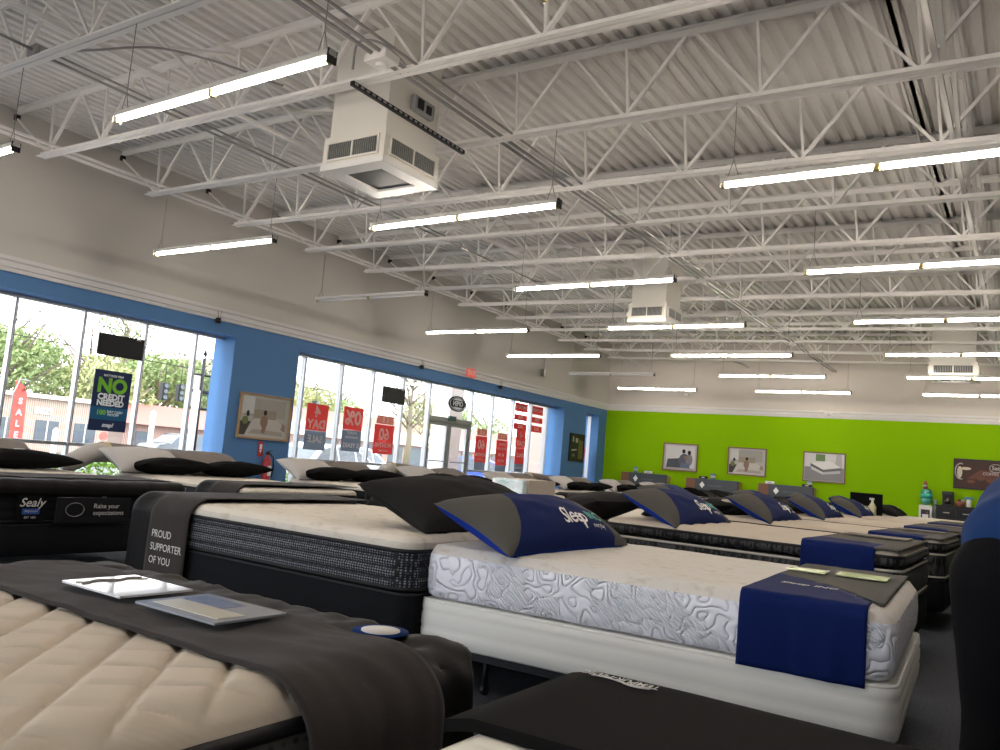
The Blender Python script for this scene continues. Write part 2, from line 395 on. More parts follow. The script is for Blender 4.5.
# ================================================================== roof steel
JY = [1.91+1.53*k for k in range(-2, 14)]      # joists; the last ones by the green wall
def zb(x): return 3.40+H-0.0195*(x+10.6)
JX1 = RX-.02
def joist(label):
    t = thing('roof_joist', label, 'joist', (0, 0, 0), group='white open-web steel joists under the roof deck')
    m = MB()
    for s in (-1, 1):
        y = s*.034
        a0, a1 = WX+.02, JX1
        for (za, zc, w) in ((-.004, -.012, .055), (-.012, -.075, .008)):
            yy0, yy1 = (y-w/2, y+w/2) if w > .02 else (s*.008, s*.016)
            m.quad([(a0,yy0,rz(a0)+zc),(a1,yy0,rz(a1)+zc),(a1,yy1,rz(a1)+zc),(a0,yy1,rz(a0)+zc)])
            m.quad([(a0,yy0,rz(a0)+za),(a1,yy0,rz(a1)+za),(a1,yy1,rz(a1)+za),(a0,yy1,rz(a0)+za)])
            for yy in (yy0, yy1): m.quad([(a0,yy,rz(a0)+zc),(a1,yy,rz(a1)+zc),(a1,yy,rz(a1)+za),(a0,yy,rz(a0)+za)])
    m.build('top_chord', M_joist, t)
    m = MB()
    for s in (-1, 1):
        a0, a1 = -10.68, JX1
        for (z0, z1, yy0, yy1) in ((0, .009, s*.006, s*.062), (.009, .06, s*.006, s*.015)):
            for q in ((yy0, yy1),):
                m.quad([(a0,q[0],zb(a0)+z0),(a1,q[0],zb(a1)+z0),(a1,q[1],zb(a1)+z0),(a0,q[1],zb(a0)+z0)])
                m.quad([(a0,q[0],zb(a0)+z1),(a1,q[0],zb(a1)+z1),(a1,q[1],zb(a1)+z1),(a0,q[1],zb(a0)+z1)])
            for yy in (yy0, yy1): m.quad([(a0,yy,zb(a0)+z0),(a1,yy,zb(a1)+z0),(a1,yy,zb(a1)+z1),(a0,yy,zb(a0)+z1)])
    m.build('bottom_chord', M_joist, t)
    # web members share three meshes
    h = rz(0)-zb(0)-.05
    ma = MB(); ma.bar((0,0,.03), (.58,0,h), .036, .03); ma = ma.mesh('web_diagonal', M_joist)
    mb_ = MB(); mb_.bar((.62,0,h), (1.20,0,.03), .026, .024); mb_ = mb_.mesh('web_diagonal', M_joist)
    mv = MB(); mv.bar((.03,0,.03), (-.03,0,h), .026, .024); mv = mv.mesh('web_vertical', M_joist)
    x = -10.5
    while x < JX1-.2:
        link('web_vertical', mv, t, (x, 0, zb(x)))
        if x+.6 < JX1: link('web_diagonal', ma, t, (x, 0, zb(x)))
        if x+1.2 < JX1: link('web_diagonal', mb_, t, (x, 0, zb(x)))
        x += 1.22
    m = MB(); m.bar((-10.5,0,zb(-10.5)+.03), (WX+.04,0,rz(WX)-.13), .026, .024); m.build('end_diagonal', M_joist, t)
    m = MB(); m.box(WX+.002, WX+.06, -.03, .03, rz(WX)-.15, rz(WX)-.078); m.build('bearing_seat', M_dark, t)
    return t
j0 = joist('white open-web steel joist nearest the green wall')
j0.location = (0, JY[-1], 0)
for i, y in enumerate(reversed(JY[:-1])):
    copies(j0, (0, y, 0), 'white open-web steel joist, %s counting back from the green wall' % ORD[min(i+2, 18)])

# bridging: bars running along y between the joists
def bridging(x, zf, label, r=.016):
    m = MB(); m.bar((x, JY[0], zf), (x, FY-.02, zf), r*2, r*2); o = m.build('bridging_bar', M_joist); tag(o, label, 'bridging bar'); return o
bridging(-10.45, zb(-10.45)+.075, 'white bridging bar along the joist ends beside the window wall')
bridging(-10.25, zb(-10.25)+.075, 'white bridging bar just inside the one at the joist ends')
for (x, w) in ((-.62, 'right of the lights'), (-7.0, 'over window-side lights')):
    bridging(x, zb(x)+.075, 'white lower bridging bar ' + w, .02); bridging(x+.06, rz(x)-.10, 'white upper bridging bar ' + w, .02)
    brm = MB(); brm.bar((0, .03, zb(x)+.07), (0, 1.50, rz(x)-.12), .034, .03); ba = brm.mesh('cross_brace', M_joist)
    brm = MB(); brm.bar((.05, 1.50, zb(x)+.07), (.05, .03, rz(x)-.12), .034, .03); bb = brm.mesh('cross_brace', M_joist)
    for k, y in enumerate(JY[:-1]):
        n = len(JY)-1-k
        t = thing('cross_bracing', 'crossed braces %s, bay %s from green wall' % (w, ORD[min(n,18)]), 'bracing', (x, y, 0), group='crossed braces between the joists')
        link('brace', ba, t); link('brace', bb, t)
# beam on the deck line seen beside the right bracing
m = MB(); bx = -1.0
m.box(bx-.06, bx+.06, BY, FY-.01, rz(bx)-.022, rz(bx)-.002); m.box(bx-.02, bx+.02, BY, FY-.01, rz(bx)-.022, rz(bx)-.01)
m.box(bx-.07, bx-.055, BY, FY-.01, rz(bx)-.075, rz(bx)-.002); 
tag(m.build('roof_channel', M_joist), 'long painted channel under the deck beside the right-hand braces', 'channel')

# ------------------------------------------------------------------ conduits
def conduit(pts, r, label, m_=M_conduit, nm='conduit'):
    m = MB(); m.tube(pts, r, 8); return tag(m.build(nm, m_), label, 'conduit')
def smooth(pts, n=6):
    out = []
    P = [Vector(p) for p in pts]; P = [2*P[0]-P[1]]+P+[2*P[-1]-P[-2]]
    for i in range(1, len(P)-2):
        for k in range(n):
            t = k/n; a, b, c, e = P[i-1:i+3]
            out.append(.5*((2*b)+(-a+c)*t+(2*a-5*b+4*c-e)*t*t+(-a+3*b-3*c+e)*t**3))
    return out+[P[-2]]
zc = 3.30+H
conduit([(-4.62, 1.0, zc), (-4.62, FY-.1, zc)], .017, 'left pipe of the conduit run passing over the first air diffuser')
conduit([(-4.53, 1.0, zc), (-4.53, FY-.1, zc)], .017, 'middle pipe of the conduit run passing over the first air diffuser')
conduit([(-4.42, 1.0, zc+.02), (-4.42, 14.5, zc+.02)], .013, 'thin right pipe of the conduit run passing over the first air diffuser')
conduit([(-7.75, 3.45, 3.42+H), (-7.75, 12.6, 3.42+H)], .014, 'straight conduit running from the junction box between window-side lights')
conduit([(-7.62, 3.45, 3.42+H), (-7.62, 9.6, 3.42+H)], .012, 'second straight conduit beside the one from the junction box')
conduit([(-8.6, 1.0, 3.55+H), (-8.1, 2.2, 3.6+H), (-7.78, 3.0, 3.45+H), (-7.72, 3.42, 3.42+H)], .014, 'curved conduit coming into the junction box at top left')
conduit(smooth([(-7.6, 3.5, 3.42+H), (-7.0, 3.6, 3.36+H), (-6.6, 3.9, 3.44+H), (-6.25, 4.3, 3.42+H), (-6.05, 4.9, 3.43+H)]), .011, 'flexible conduit sagging from the junction box toward the first light')
conduit(smooth([(-4.62, 5.2, 3.35+H), (-4.9, 5.05, 3.65+H), (-5.3, 5.1, 3.80+H), (-5.5, 5.25, 3.65+H)]), .012, 'looped conduit arching over to the first air diffuser')
m = MB(); m.box(-7.82, -7.66, 3.38, 3.52, 3.37+H, 3.47+H, bev=.008); m.box(-7.66, -7.645, 3.42, 3.48, 3.4+H, 3.45+H); tag(m.build('junction_box', M_conduit), 'metal junction box under a joist at top left', 'junction box')
m = MB(); m.box(-4.70, -4.46, 4.6, 4.78, 3.24+H, 3.31+H, bev=.008); m.tube([(-4.58, 4.69, 3.2+H), (-4.58, 4.69, 3.25+H)], .05, 12); tag(m.build('junction_box', M_fix), 'white junction box on the conduit run in front of the air diffuser', 'junction box')
for q, (xx, yy, zz, w) in enumerate(((-4.58, 12.7, 3.29, 'halfway down the conduit run'), (-7.68, 9.62, 3.37, 'at the end of the conduit over the left lights'), (-4.58, 18.8, 3.29, 'far down the conduit run near the green wall'))):
    m = MB(); m.box(xx-.09, xx+.09, yy-.07, yy+.07, zz-.05+H, zz+.03+H, bev=.008); tag(m.build('junction_box', M_fix), 'small white junction box ' + w, 'junction box')

# ------------------------------------------------------------------ strip lights
LZ = 2.5+H
def strip_light(lit, label):
    t = thing('strip_light', label, 'light')
    m = MB(); L = 1.22
    pr = [(-.030, .022), (-.036, .03), (-.030, .065), (.030, .065), (.036, .03), (.030, .022)]
    n = len(m.v)
    for xx in (-L, L):
        for (y, z) in pr: m.v.append((xx, y, z))
    k = len(pr)
    for i in range(k):
        j = (i+1) % k; m.f.append((n+i, n+j, n+k+j, n+k+i)); m.m.append(0); m.sm.append(False)
    m.f.append(tuple(range(n, n+k))); m.m.append(0); m.sm.append(False); m.f.append(tuple(range(n+2*k-1, n+k-1, -1))); m.m.append(0); m.sm.append(False)
    m.build('housing', M_fix, t)
    tm = MB(); tm.tube([(.035, 0, 0), (1.175, 0, 0)], .019, 10); tm = tm.mesh('tube', M_tube if lit else M_tubedim)
    for xx in (0, -1.21):
        for y in (0,): link('fluorescent_tube', tm, t, (xx, y, 0))
    for xx in (-1.2, 0, 1.2):
        m = MB(); m.box(xx-.018, xx+.018, -.022, .022, -.024, .024); m.build('lamp_holder', M_socket, t)
    for s in (-1, 1):
        m = MB(); m.box(s*L-.012*(s > 0), s*L+.012*(s < 0), -.040, .040, -.026, .066); m.build('end_cap', M_dark if s > 0 else M_fix, t)
        m = MB(); x0 = s*1.12; top = zb(0)-LZ+.12
        m.tube([(x0-.05, 0, .06), (x0, 0, .22), (x0, .0, top)], .0035, 5); m.tube([(x0+.05, 0, .06), (x0, 0, .22)], .0035, 5)
        m.build('hanger_wire', M_wire, t)
    return t
proto = {True: strip_light(True, ''), False: strip_light(False, '')}
used = {True: False, False: False}
rows = [JY[0]+1.53+3.06*k for k in range(-1, 7)]
rows = [3.44+3.06*k for k in range(-1, 7)]
colx = [(-9.07, 'window-side line'), (-5.02, 'middle line'), (-1.01, 'right-hand line')]
for ci, (cx, cn) in enumerate(colx):
    for k, y in enumerate(rows):
        lit = not (ci == 0 and k in (3, 6))
        tone = 'lit' if lit else 'unlit'
        n = len(rows)-k
        lab = '%s two-tube strip light, %s from the green wall in the %s' % (tone, ORD[n], cn)
        if cx+1.22 > RX: cx = RX-1.3
        # each fixture hangs a touch out of line
        rot = (0, 0, random.uniform(-.012, .02))
        if used[lit]: copies(proto[lit], (cx, y, LZ), lab, rot=rot, group='suspended strip lights')
        else:
            o = proto[lit]; o.location = (cx, y, LZ); o['label'] = lab; o['group'] = 'suspended strip lights'; o.rotation_euler = rot; used[lit] = True

# ------------------------------------------------------------------ air diffusers hanging on square ducts
def diffuser(x0, x1, y0, y1, z0, label, grx=True):
    cx, cy = (x0+x1)/2, (y0+y1)/2; w, d = (x1-x0)/2, (y1-y0)/2
    t = thing('air_diffuser', label, 'air diffuser', (cx, cy, z0+H), group='square ceiling air diffusers on ducts')
    top = rz(cx)-z0-H-.01
    m = MB(); m.box(-w+.035, w-.035, -d+.035, d-.035, .34, top-.0); m.build('duct', M_duct, t)
    m = MB(); m.box(-w+.05, w-.05, -d+.05, d-.05, .335, .36); m.box(-w+.02, w-.02, -d+.02, d-.02, .33, .345); m.build('duct_flange', M_duct, t)
    m = MB(); m.box(-w, w, -d, d, .05, .335)
    m.build('plenum_box', M_duct, t)
    m = MB()      # flat frame with a recessed return grille
    a = .62
    m.box(-w-.01, w+.01, -d-.01, -d*a, -.005, .05); m.box(-w-.01, w+.01, d*a, d+.01, -.005, .05)
    m.box(-w-.01, -w*a, -d*a, d*a, -.005, .05); m.box(w*a, w+.01, -d*a, d*a, -.005, .05)
    m.build('bottom_frame', M_ductw, t)
    m = MB(); m.box(-w*a, w*a, -d*a, d*a, .02, .04)
    m.build('return_grille', M_grille, t)
    for (ax, s) in (('y', -1), ('x', 1), ('y', 1), ('x', -1)):
        g = MB(); fr = MB()
        hw = (w if ax == 'y' else d)*.80
        e = (d if ax == 'y' else w)
        def P(u0, u1, o0, o1, z0_, z1_, M):
            o0_, o1_ = sorted((s*o0, s*o1))
            if ax == 'y': M.box(u0, u1, o0_, o1_, z0_, z1_)
            else: M.box(o0_, o1_, u0, u1, z0_, z1_)
        P(-hw, hw, e+.001, e+.006, .10, .255, g)
        gg = g.build('side_grille', M_grille, t)
        v = MB(); k = 24
        for i in range(k):
            u = -hw+.01+(2*hw-.02)*i/(k-1); P(u-.004, u+.004, e+.006, e+.018, .105, .25, v)
        v.build('vanes', M_vane, gg)
        P(-hw-.02, hw+.02, e, e+.02, .08, .10, fr); P(-hw-.02, hw+.02, e, e+.02, .255, .275, fr)
        P(-hw-.02, -hw, e, e+.02, .10, .255, fr); P(hw, hw+.02, e, e+.02, .10, .255, fr); P(-.01, .01, e+.018, e+.022, .10, .255, fr)
        fr.build('grille_frame', M_duct, t)
    return t
diffuser(-5.86, -5.06, 5.33, 6.15, 2.70, 'large pale square air diffuser hanging near the middle of the photo')
diffuser(-6.05, -5.33, 13.05, 13.80, 2.70, 'smaller square air diffuser hanging behind the far middle strip light')
diffuser(-1.82, -0.92, 19.05, 19.95, 2.56, 'farthest square air diffuser near the green wall at right')
# a thermostat-like sensor box and a slotted bar on the first duct
m = MB(); m.box(-5.093, -5.03, 5.66, 5.98, 3.34+H, 3.50+H, bev=.02); o = m.build('duct_sensor', mat('sensor_clear', (.35,.36,.36), .15)); tag(o, 'grey duct smoke sensor on the side of the large air diffuser', 'sensor')
m = MB(); m.box(-5.03, -5.015, 5.71, 5.79, 3.37+H, 3.47+H); m.box(-5.03, -5.015, 5.84, 5.91, 3.37+H, 3.45+H); m.build('sensor_module', M_dark, o)
m = MB(); m.box(-5.09, -5.05, 4.85, 6.55, 3.22+H, 3.26+H)
for i in range(22): m.box(-5.05, -5.046, 4.87+i*.076, 4.91+i*.076, 3.23+H, 3.25+H, mi=1)
tag(m.build('slotted_strut', [M_dark, M_conduit]), 'dark slotted strut across the side of the large air diffuser', 'strut')
# small fittings on the window wall
def wallcam(y, z, label):
    t = thing('spot_sensor', label, 'sensor', (WX, y, z+H))
    m = MB(); m.tube([(.09, -.03, .12), (.12, -.02, .03), (.10, 0, 0)], .004, 5); m.tube([(.09, .05, .14), (.12, .02, .03)], .003, 5); m.build('wire', M_dark, t)
    m = MB(); m.tube([(.0, 0, -.03), (.10, 0, -.03)], .02, 8); m.tube([(.10, 0, -.09), (.10, 0, 0)], .045, 12); m.build('sensor_head', M_dark, t)
wallcam(8.48, 2.02, 'small black sensor on the crown above the first window')
wallcam(13.95, 2.03, 'small black sensor on the crown above the middle window')
wallcam(17.2, 1.98, 'small black sensor on the crown right of the exit sign')
t = thing('exit_sign', 'small red exit sign hanging on the crown over the entrance door', 'sign', (WX+.1, 15.85, 2.13+H))
m = MB(); m.box(-.02, .02, -.17, .17, -.11, .09, bev=.006); m.build('sign_plate', mat('exit_red', (.65,.10,.08), .5, emis=(1,.15,.1), es=.25), t)
text_mesh('EXIT', .15, lambda x, y: (.022, x, y-.01), M_white, 'lettering', t, bold=.004)
t = thing('dome_camera', 'small white camera on the crown of the green wall', 'camera', (-4.7, FY-.09, 2.13+H))
m = MB(); m.box(-.1, .1, -.02, .0, -.03, .05); m.tube([(-.0, -.02, 0), (0, -.12, -.03), (0, -.12, -.08)], .035, 10); m.build('camera_body', M_fix, t)
m = MB(); m.tube([(.05, -.01, .05), (.22, -.01, -.0), (.3, -.01, .02)], .006, 5); m.tube([(-.05, -.01, .05), (-.2, -.01, .08), (-.3, -.01, -.02)], .006, 5); m.build('cable', M_fix, t)
m = MB(); m.box(-8.9+.0, -8.78, FY-.08, FY-.002, 2.5+H, 2.62+H, bev=.01); tag(m.build('wall_box', M_fix), 'small white box high on the wall near the far corner', 'wall box')
m = MB(); m.box(WX+.001, WX+.12, 19.3, 19.44, 2.52+H, 2.72+H, bev=.01); m.tube([(WX+.06, 19.37, 2.7+H), (WX+.06, 19.37, 3.1+H)], .012, 6); tag(m.build('wall_box', M_conduit), 'small grey box high on the window wall near the far corner', 'wall box')

# ================================================================== beds
def rr_ring(hx, hy, r, n=7, e=5):
    """outline of a rounded rectangle, counter-clockwise; e points along each straight side"""
    pts = []
    for (cx, cy, a0) in ((hx-r, hy-r, 0), (-hx+r, hy-r, 90), (-hx+r, -hy+r, 180), (hx-r, -hy+r, 270)):
        for k in range(n+1):
            a = radians(a0+90*k/n); pts.append((cx+r*cos(a), cy+r*sin(a)))
    out = []
    for i in range(len(pts)):
        a, b = pts[i], pts[(i+1) % len(pts)]; out.append(a)
        if hypot(a[0]-b[0], a[1]-b[1]) > .4:
            for k in range(1, e): out.append((a[0]+(b[0]-a[0])*k/e, a[1]+(b[1]-a[1])*k/e))
    return out
def side_wall(m, hx, hy, r, prof, mi=0, closed_bottom=True):
    """prof: list of (outward offset, z)"""
    n0 = len(m.v); k = len(rr_ring(hx, hy, r))
    for (o, z) in prof:
        for (x, y) in rr_ring(hx+o, hy+o, r+o): m.v.append((x, y, z))
    for i in range(len(prof)-1):
        for j in range(k):
            j2 = (j+1) % k; m.f.append((n0+i*k+j, n0+i*k+j2, n0+(i+1)*k+j2, n0+(i+1)*k+j)); m.m.append(mi); m.sm.append(True)
    if closed_bottom: m.f.append(tuple(n0+j for j in range(k))[::-1]); m.m.append(mi); m.sm.append(False)
def top_panel(m, hx, hy, r, z, drop, redge, quilt=None, nu=60, nv=46, mi=0):
    def P(u, v):
        u = 2*u-1; v = 2*v-1; x, y = u*hx, v*hy; d = min(hx-abs(x), hy-abs(y))
        ax, ay = (abs(x)-(hx-r))/r, (abs(y)-(hy-r))/r
        if ax > 0 and ay > 0:
            bx, by = ax*sqrt(1-ay*ay/2), ay*sqrt(1-ax*ax/2)
            x = math.copysign(hx-r+bx*r, x); y = math.copysign(hy-r+by*r, y); d = r*(1-min(1, hypot(bx, by)))
        t = max(0, 1-d/redge); zz = z-drop*(1-sqrt(max(0, 1-t*t)))
        if quilt: zz += quilt(x, y)*min(1, d/redge+.15)
        return (x, y, zz)
    m.grid(P, nu, nv, mi)
def bands(z0, z1, n, bulge):
    out = []
    for i in range(n):
        a = z0+(z1-z0)*i/n; h = (z1-z0)/n
        for k in range(5):
            t = k/5; out.append((bulge*sin(pi*t)**.6 if t > 0 else 0, a+h*t))
    return out+[(0, z1)]
def piping(m, hx, hy, r, z, rad=.012, mi=0):
    ring = [(x, y, z) for (x, y) in rr_ring(hx, hy, r)]; m.tube(ring+[ring[0]], rad, 6, mi, cap=False)
def qdiamond(x, y):
    a = abs(sin(pi*(x*.93+y)/.15)); b = abs(sin(pi*(x*.93-y)/.15)); return -.016+.023*min(1, (min(a, b)*1.9))**.32
def qsmall(x, y):
    a = abs(sin(pi*(x+y)/.2)); b = abs(sin(pi*(x-y)/.2)); return -.006+.008*min(1, min(a, b)*2.4)
def qtuft(x, y):
    dx = (x/.3) % 1-.5; dy = (y/.3+.5*(floor(x/.3) % 2)) % 1-.5; return -.016*math.exp(-(dx*dx+dy*dy)*30)+.004*nz(x*4, y*4)
def qrib(x, y): return .005*abs(sin(pi*x/.045))**.5-.003
MK = {}
def mattress_meshes(kind, L=2.03, W=1.52, T=.26):
    key = (kind, L, W, T)
    if key in MK: return MK[key]
    hx, hy = L/2, W/2; out = []
    def add(nm, m, ms, sub=None): out.append((nm, m.mesh(nm, ms), sub))
    if kind == 'white':
        r = .09
        m = MB(); side_wall(m, hx, hy, r, [(-.03, 0), (-.008, .012), (.004, .05), (.008, T*.5), (.004, T-.06), (0, T-.045)]); add('border', m, M_whiteknit)
        m = MB(); top_panel(m, hx, hy, r, T, .046, .05, lambda x, y: .003*nz(x*9, y*9)); add('top_panel', m, M_whitetop)
    elif kind == 'ribbed':
        r = .08
        m = MB(); side_wall(m, hx, hy, r, [(-.02, 0), (0, .02), (.004, T*.5), (0, T-.04)]); add('border', m, M_cream)
        m = MB(); top_panel(m, hx, hy, r, T, .041, .05, qrib, 300, 20); add('top_panel', m, mat('cream_rib_knit', (.78,.74,.64), .9))
    elif kind == 'diamond':
        r = .10; zt = T-.05
        m = MB(); side_wall(m, hx, hy, r, [(-.02, 0), (0, .015)]+[(a, b) for a, b in bands(.02, zt-.01, 1, .012)]); add('border', m, M_floral)
        m = MB(); piping(m, hx, hy, r, zt, .014); add('piping', m, M_piping)
        m = MB(); piping(m, hx, hy, r, .015, .010); add('piping', m, M_piping)
        m = MB(); top_panel(m, hx, hy, r, T+.01, .06, .09, qdiamond, 270, 190); add('top_panel', m, M_tencel)
    elif kind == 'tight':
        r = .11; zt = T-.075
        m = MB(); side_wall(m, hx, hy, r, [(-.015, 0), (0, .012)]+bands(.015, .055, 1, .006)+bands(.06, .16, 2, .010)+bands(.163, zt-.01, 1, .006)); add('border', m, M_charcoal)
        m = MB(); piping(m, hx, hy, r, zt, .011); add('piping', m, M_piping)
        m = MB(); piping(m, hx, hy, r, .012, .010); add('piping', m, M_piping)
        m = MB(); side_wall(m, hx, hy, r, [(-.004, zt), (.004, zt+.02), (.002, zt+.04)], closed_bottom=False)
        top_panel(m, hx, hy, r, T, T-zt-.04, .10, qsmall, 90, 70); add('top_panel', m, M_cream)
    elif kind == 'pillowtop':
        r = .11; g = T-.115
        m = MB(); side_wall(m, hx, hy, r, [(-.015, 0), (0, .012)]+bands(.015, g-.01, 1, .012)+[(-.02, g), (-.06, g+.006)]); add('border', m, M_blackrib)
        m = MB(); piping(m, hx, hy, r, .014, .009); add('piping', m, M_pipingw)
        m = MB(); piping(m, hx, hy, r, g-.012, .009); add('piping', m, M_pipingw)
        m = MB(); side_wall(m, hx, hy, r, [(-.06, g+.008), (-.01, g+.012)]+bands(g+.02, T-.045, 1, .016), closed_bottom=False); add('topper_border', m, M_blackrib)
        m = MB(); piping(m, hx, hy, r, T-.042, .011); add('piping', m, M_piping)
        m = MB(); top_panel(m, hx, hy, r, T, .04, .10, qtuft, 80, 60); add('top_panel', m, M_tencel)
    elif kind in ('black', 'slate'):
        r = .10; zt = T-.06; bm_ = M_sealy if kind == 'black' else M_slate
        m = MB(); side_wall(m, hx, hy, r, [(-.015, 0), (0, .012)]+bands(.015, zt-.01, 3, .010)); add('border', m, bm_)
        m = MB(); piping(m, hx, hy, r, zt, .011); piping(m, hx, hy, r, .012, .010); add('piping', m, M_piping)
        for s in (-1, 1):
            for q in (-.62, -.56, .1, .16) if kind == 'slate' else (-.5, .45):
                m = MB(); xx = q*hx*1.2; y0, y1 = sorted((s*(hy+.005), s*(hy+.02))); m.box(xx-.014, xx+.014, y0, y1, .02, zt-.01); add('handle_strap', m, M_strap)
        for q in ((-.55, .3) if kind == 'black' else (-.3, .3)):
            m = MB(); m.box(hx+.006, hx+.02, q*hy-.016, q*hy+.016, .02, zt-.01); add('handle_strap', m, M_strap)
        m = MB(); side_wall(m, hx, hy, r, [(-.004, zt), (.004, zt+.01), (.002, zt+.03)], closed_bottom=False)
        top_panel(m, hx, hy, r, T, T-zt-.03, .09, qsmall, 70, 50); add('top_panel', m, M_cream)
    MK[key] = out
    return out
def mattress(kind, label, cx, cy, z, rot, L=2.03, W=1.52, T=.26, group=None):
    t = thing('mattress', label, 'mattress', (cx, cy, z), rot, group)
    for (nm, me, sub) in mattress_meshes(kind, L, W, T): link(nm, me, t)
    return t
BK = {}
def box_spring(kind, label, cx, cy, z, rot, L=2.03, W=1.52, T=.22, group=None):
    t = thing('box_spring', label, 'box spring', (cx, cy, z), rot, group)
    key = (kind, L, W, T)
    if key not in BK:
        hx, hy = L/2, W/2; out = []
        if kind == 'cream':
            m = MB(); side_wall(m, hx, hy, .10, [(-.01, 0), (.002, .01), (.006, T*.3), (.002, T*.36), (.007, T*.42), (.006, T*.66), (.001, T*.7), (.006, T*.76), (.004, T-.02), (-.01, T-.004)])
            out.append(('cover', m.mesh('cover', M_boxcream)))
            m = MB(); top_panel(m, hx-.01, hy-.01, .09, T-.004, .004, .02, None, 20, 20); out.append(('top_sheet', m.mesh('top_sheet', M_boxcream)))
            m = MB(); piping(m, hx-.004, hy-.004, .096, T-.012, .008); out.append(('piping', m.mesh('piping', M_boxcream)))
        else:
            m = MB(); side_wall(m, hx, hy, .07, [(-.01, 0), (.0, .01), (.004, T*.5), (0, T-.015), (-.01, T-.004)])
            out.append(('cover', m.mesh('cover', M_blackbox)))
            m = MB(); top_panel(m, hx-.01, hy-.01, .06, T-.004, .004, .02, None, 16, 16); out.append(('top_sheet', m.mesh('top_sheet', M_blackbox)))
            m = MB(); piping(m, hx-.004, hy-.004, .066, T-.012, .007); out.append(('piping', m.mesh('piping', M_piping)))
        BK[key] = out
    for (nm, me) in BK[key]: link(nm, me, t)
    return t
FK = {}
def bed_frame(label, cx, cy, h, rot, L=2.03, W=1.52, wood=False, group=None):
    t = thing('bedstead', label, 'bed frame', (cx, cy, 0), rot, group)
    hx, hy = L/2-.05, W/2-.05; key = (L, W, h, wood)
    if key not in FK:
        a = MB(); a.box(-hx, hx, -.02, .02, h-.004, h-.001); a.box(-hx, hx, -.002, .002, h-.045, h-.004)
        b = MB()
        b.box(-.02, .02, -hy, hy, h-.045, h-.012)
        c = MB()
        if wood: c.tube([(0, 0, 0), (0, 0, h-.005)], [.022, .034], 12)
        else: c.tube([(0, 0, .05), (0, 0, h-.04)], .014, 8)
        d_ = MB(); d_.tube([(-.012, 0, .027), (.012, 0, .027)], .026, 12)
        FK[key] = (a.mesh('side_rail', M_frame), b.mesh('cross_rail', M_frame), c.mesh('leg', M_orange if wood else M_frame), d_.mesh('caster', M_dark))
    A, B, Cc, D = FK[key]
    [link('side_rail', A, t, (0, q*hy, 0)) for q in (-1, 1)]; [link('cross_rail', B, t, (q*hx*.7, 0, 0)) for q in (-1, 0, 1)]
    for sx in (-1, 1):
        for sy in (-1, 1):
            q = .93 if wood else .72
            lg = link('leg', Cc, t, (sx*hx*q, sy*hy*.93, 0))
            if not wood: link('caster', D, lg)
    return t

# -------- pillows: a seam line round the middle, pinched corners; long side along y
def pil(u, v, s, hx, hy, h):
    x = hx*u*(1-.09*cos(pi*v/2)**1.0); y = hy*v*(1-.07*cos(pi*u/2))
    z = s*h*max(0, (1-u*u)*(1-v*v))**.42*(.72 if s < 0 else 1)
    z += .012*nz(u*3+hy*7, v*4+hx, s)*(1-u*u)*(1-v*v)
    return Vector((x, y, z))
PK = {}
def pillow_meshes(kind, hx, hy, h):
    key = (kind, hx, hy, h)
    if key in PK: return PK[key]
    out = []; N = 26
    def surf(s, lo=lambda a: 0, hi=lambda a: 1):
        m = MB(); m.grid(lambda a, b: pil(2*a-1, 2*(lo(a)+(hi(a)-lo(a))*b)-1, s, hx, hy, h), N, N*2 if s < 0 or lo(.5) == 0 else N+10, 0)
        if s < 0: m.f = [f[::-1] for f in m.f]
        return m
    if kind == 'sleep':
        cl = lambda a: .03+.30*(1-a)**.7; cr = lambda a: .87-.14*(1-a)      # slanted seams of the grey ends
        out.append(('centre_panel', surf(1, cl, cr).mesh('centre_panel', M_navy)))
        out.append(('end_panel', surf(1, lambda a: 0, cl).mesh('end_panel', M_pgrey)))
        out.append(('end_panel', surf(1, cr, lambda a: 1).mesh('end_panel', M_pgrey)))
        out.append(('underside', surf(-1).mesh('underside', M_royal)))
    else:
        mm = {'black': M_pblack, 'char': M_pchar, 'pale': M_ppale, 'taupe': M_ptaupe, 'grey': M_pgrey}[kind]
        m = surf(1); m2 = surf(-1); off = len(m.v); m.v += m2.v; m.f += [tuple(i+off for i in f) for f in m2.f]; m.m += m2.m; m.sm += m2.sm
        out.append(('pillow_case', m.mesh('pillow_case', mm)))
        if kind in ('black',):
            g = MB(); g.grid(lambda a, b: pil(.25+.2*(a-.5), .9*(b-.5)*.22, 1, hx, hy, h)+Vector((0, 0, .003)), 4, 6)
            out.append(('woven_badge', g.mesh('woven_badge', M_silver)))
    PK[key] = out
    return out
def pillow(kind, label, loc, rot, hx=.25, hy=.46, h=.11, group=None, logo=True):
    t = thing('pillow', label, 'pillow', loc, 0, group, rot=rot)
    for (nm, me) in pillow_meshes(kind, hx, hy, h): link(nm, me, t)
    if kind == 'sleep' and logo:
        key = ('logo', hx, hy, h)
        if key not in PK:
            S = hy/.58
            def f(x, y): return pil(.52-y/hx, (x-.06*S)/hy, 1, hx, hy, h)+Vector((.004, 0, .006))
            a = text_mesh('Sleep', .125*S, lambda x, y: f(x, y), M_white, 'logo_text', None, align='LEFT', bold=.0015, spacing=.9, shear=.1)
            b = text_mesh('INC', .085*S, lambda x, y: f(x+.28*S, y+.012), M_tealp, 'logo_text', None, align='LEFT', bold=.002)
            c = text_mesh('everyday', .035*S, lambda x, y: f(x+.275*S, y-.05*S), M_white, 'logo_text', None, align='LEFT')
            PK[key] = [o.data for o in (a, b, c)]
            for o in (a, b, c): bpy.data.objects.remove(o)
        for me in PK[key]: link('logo_text', me, t)
    return t

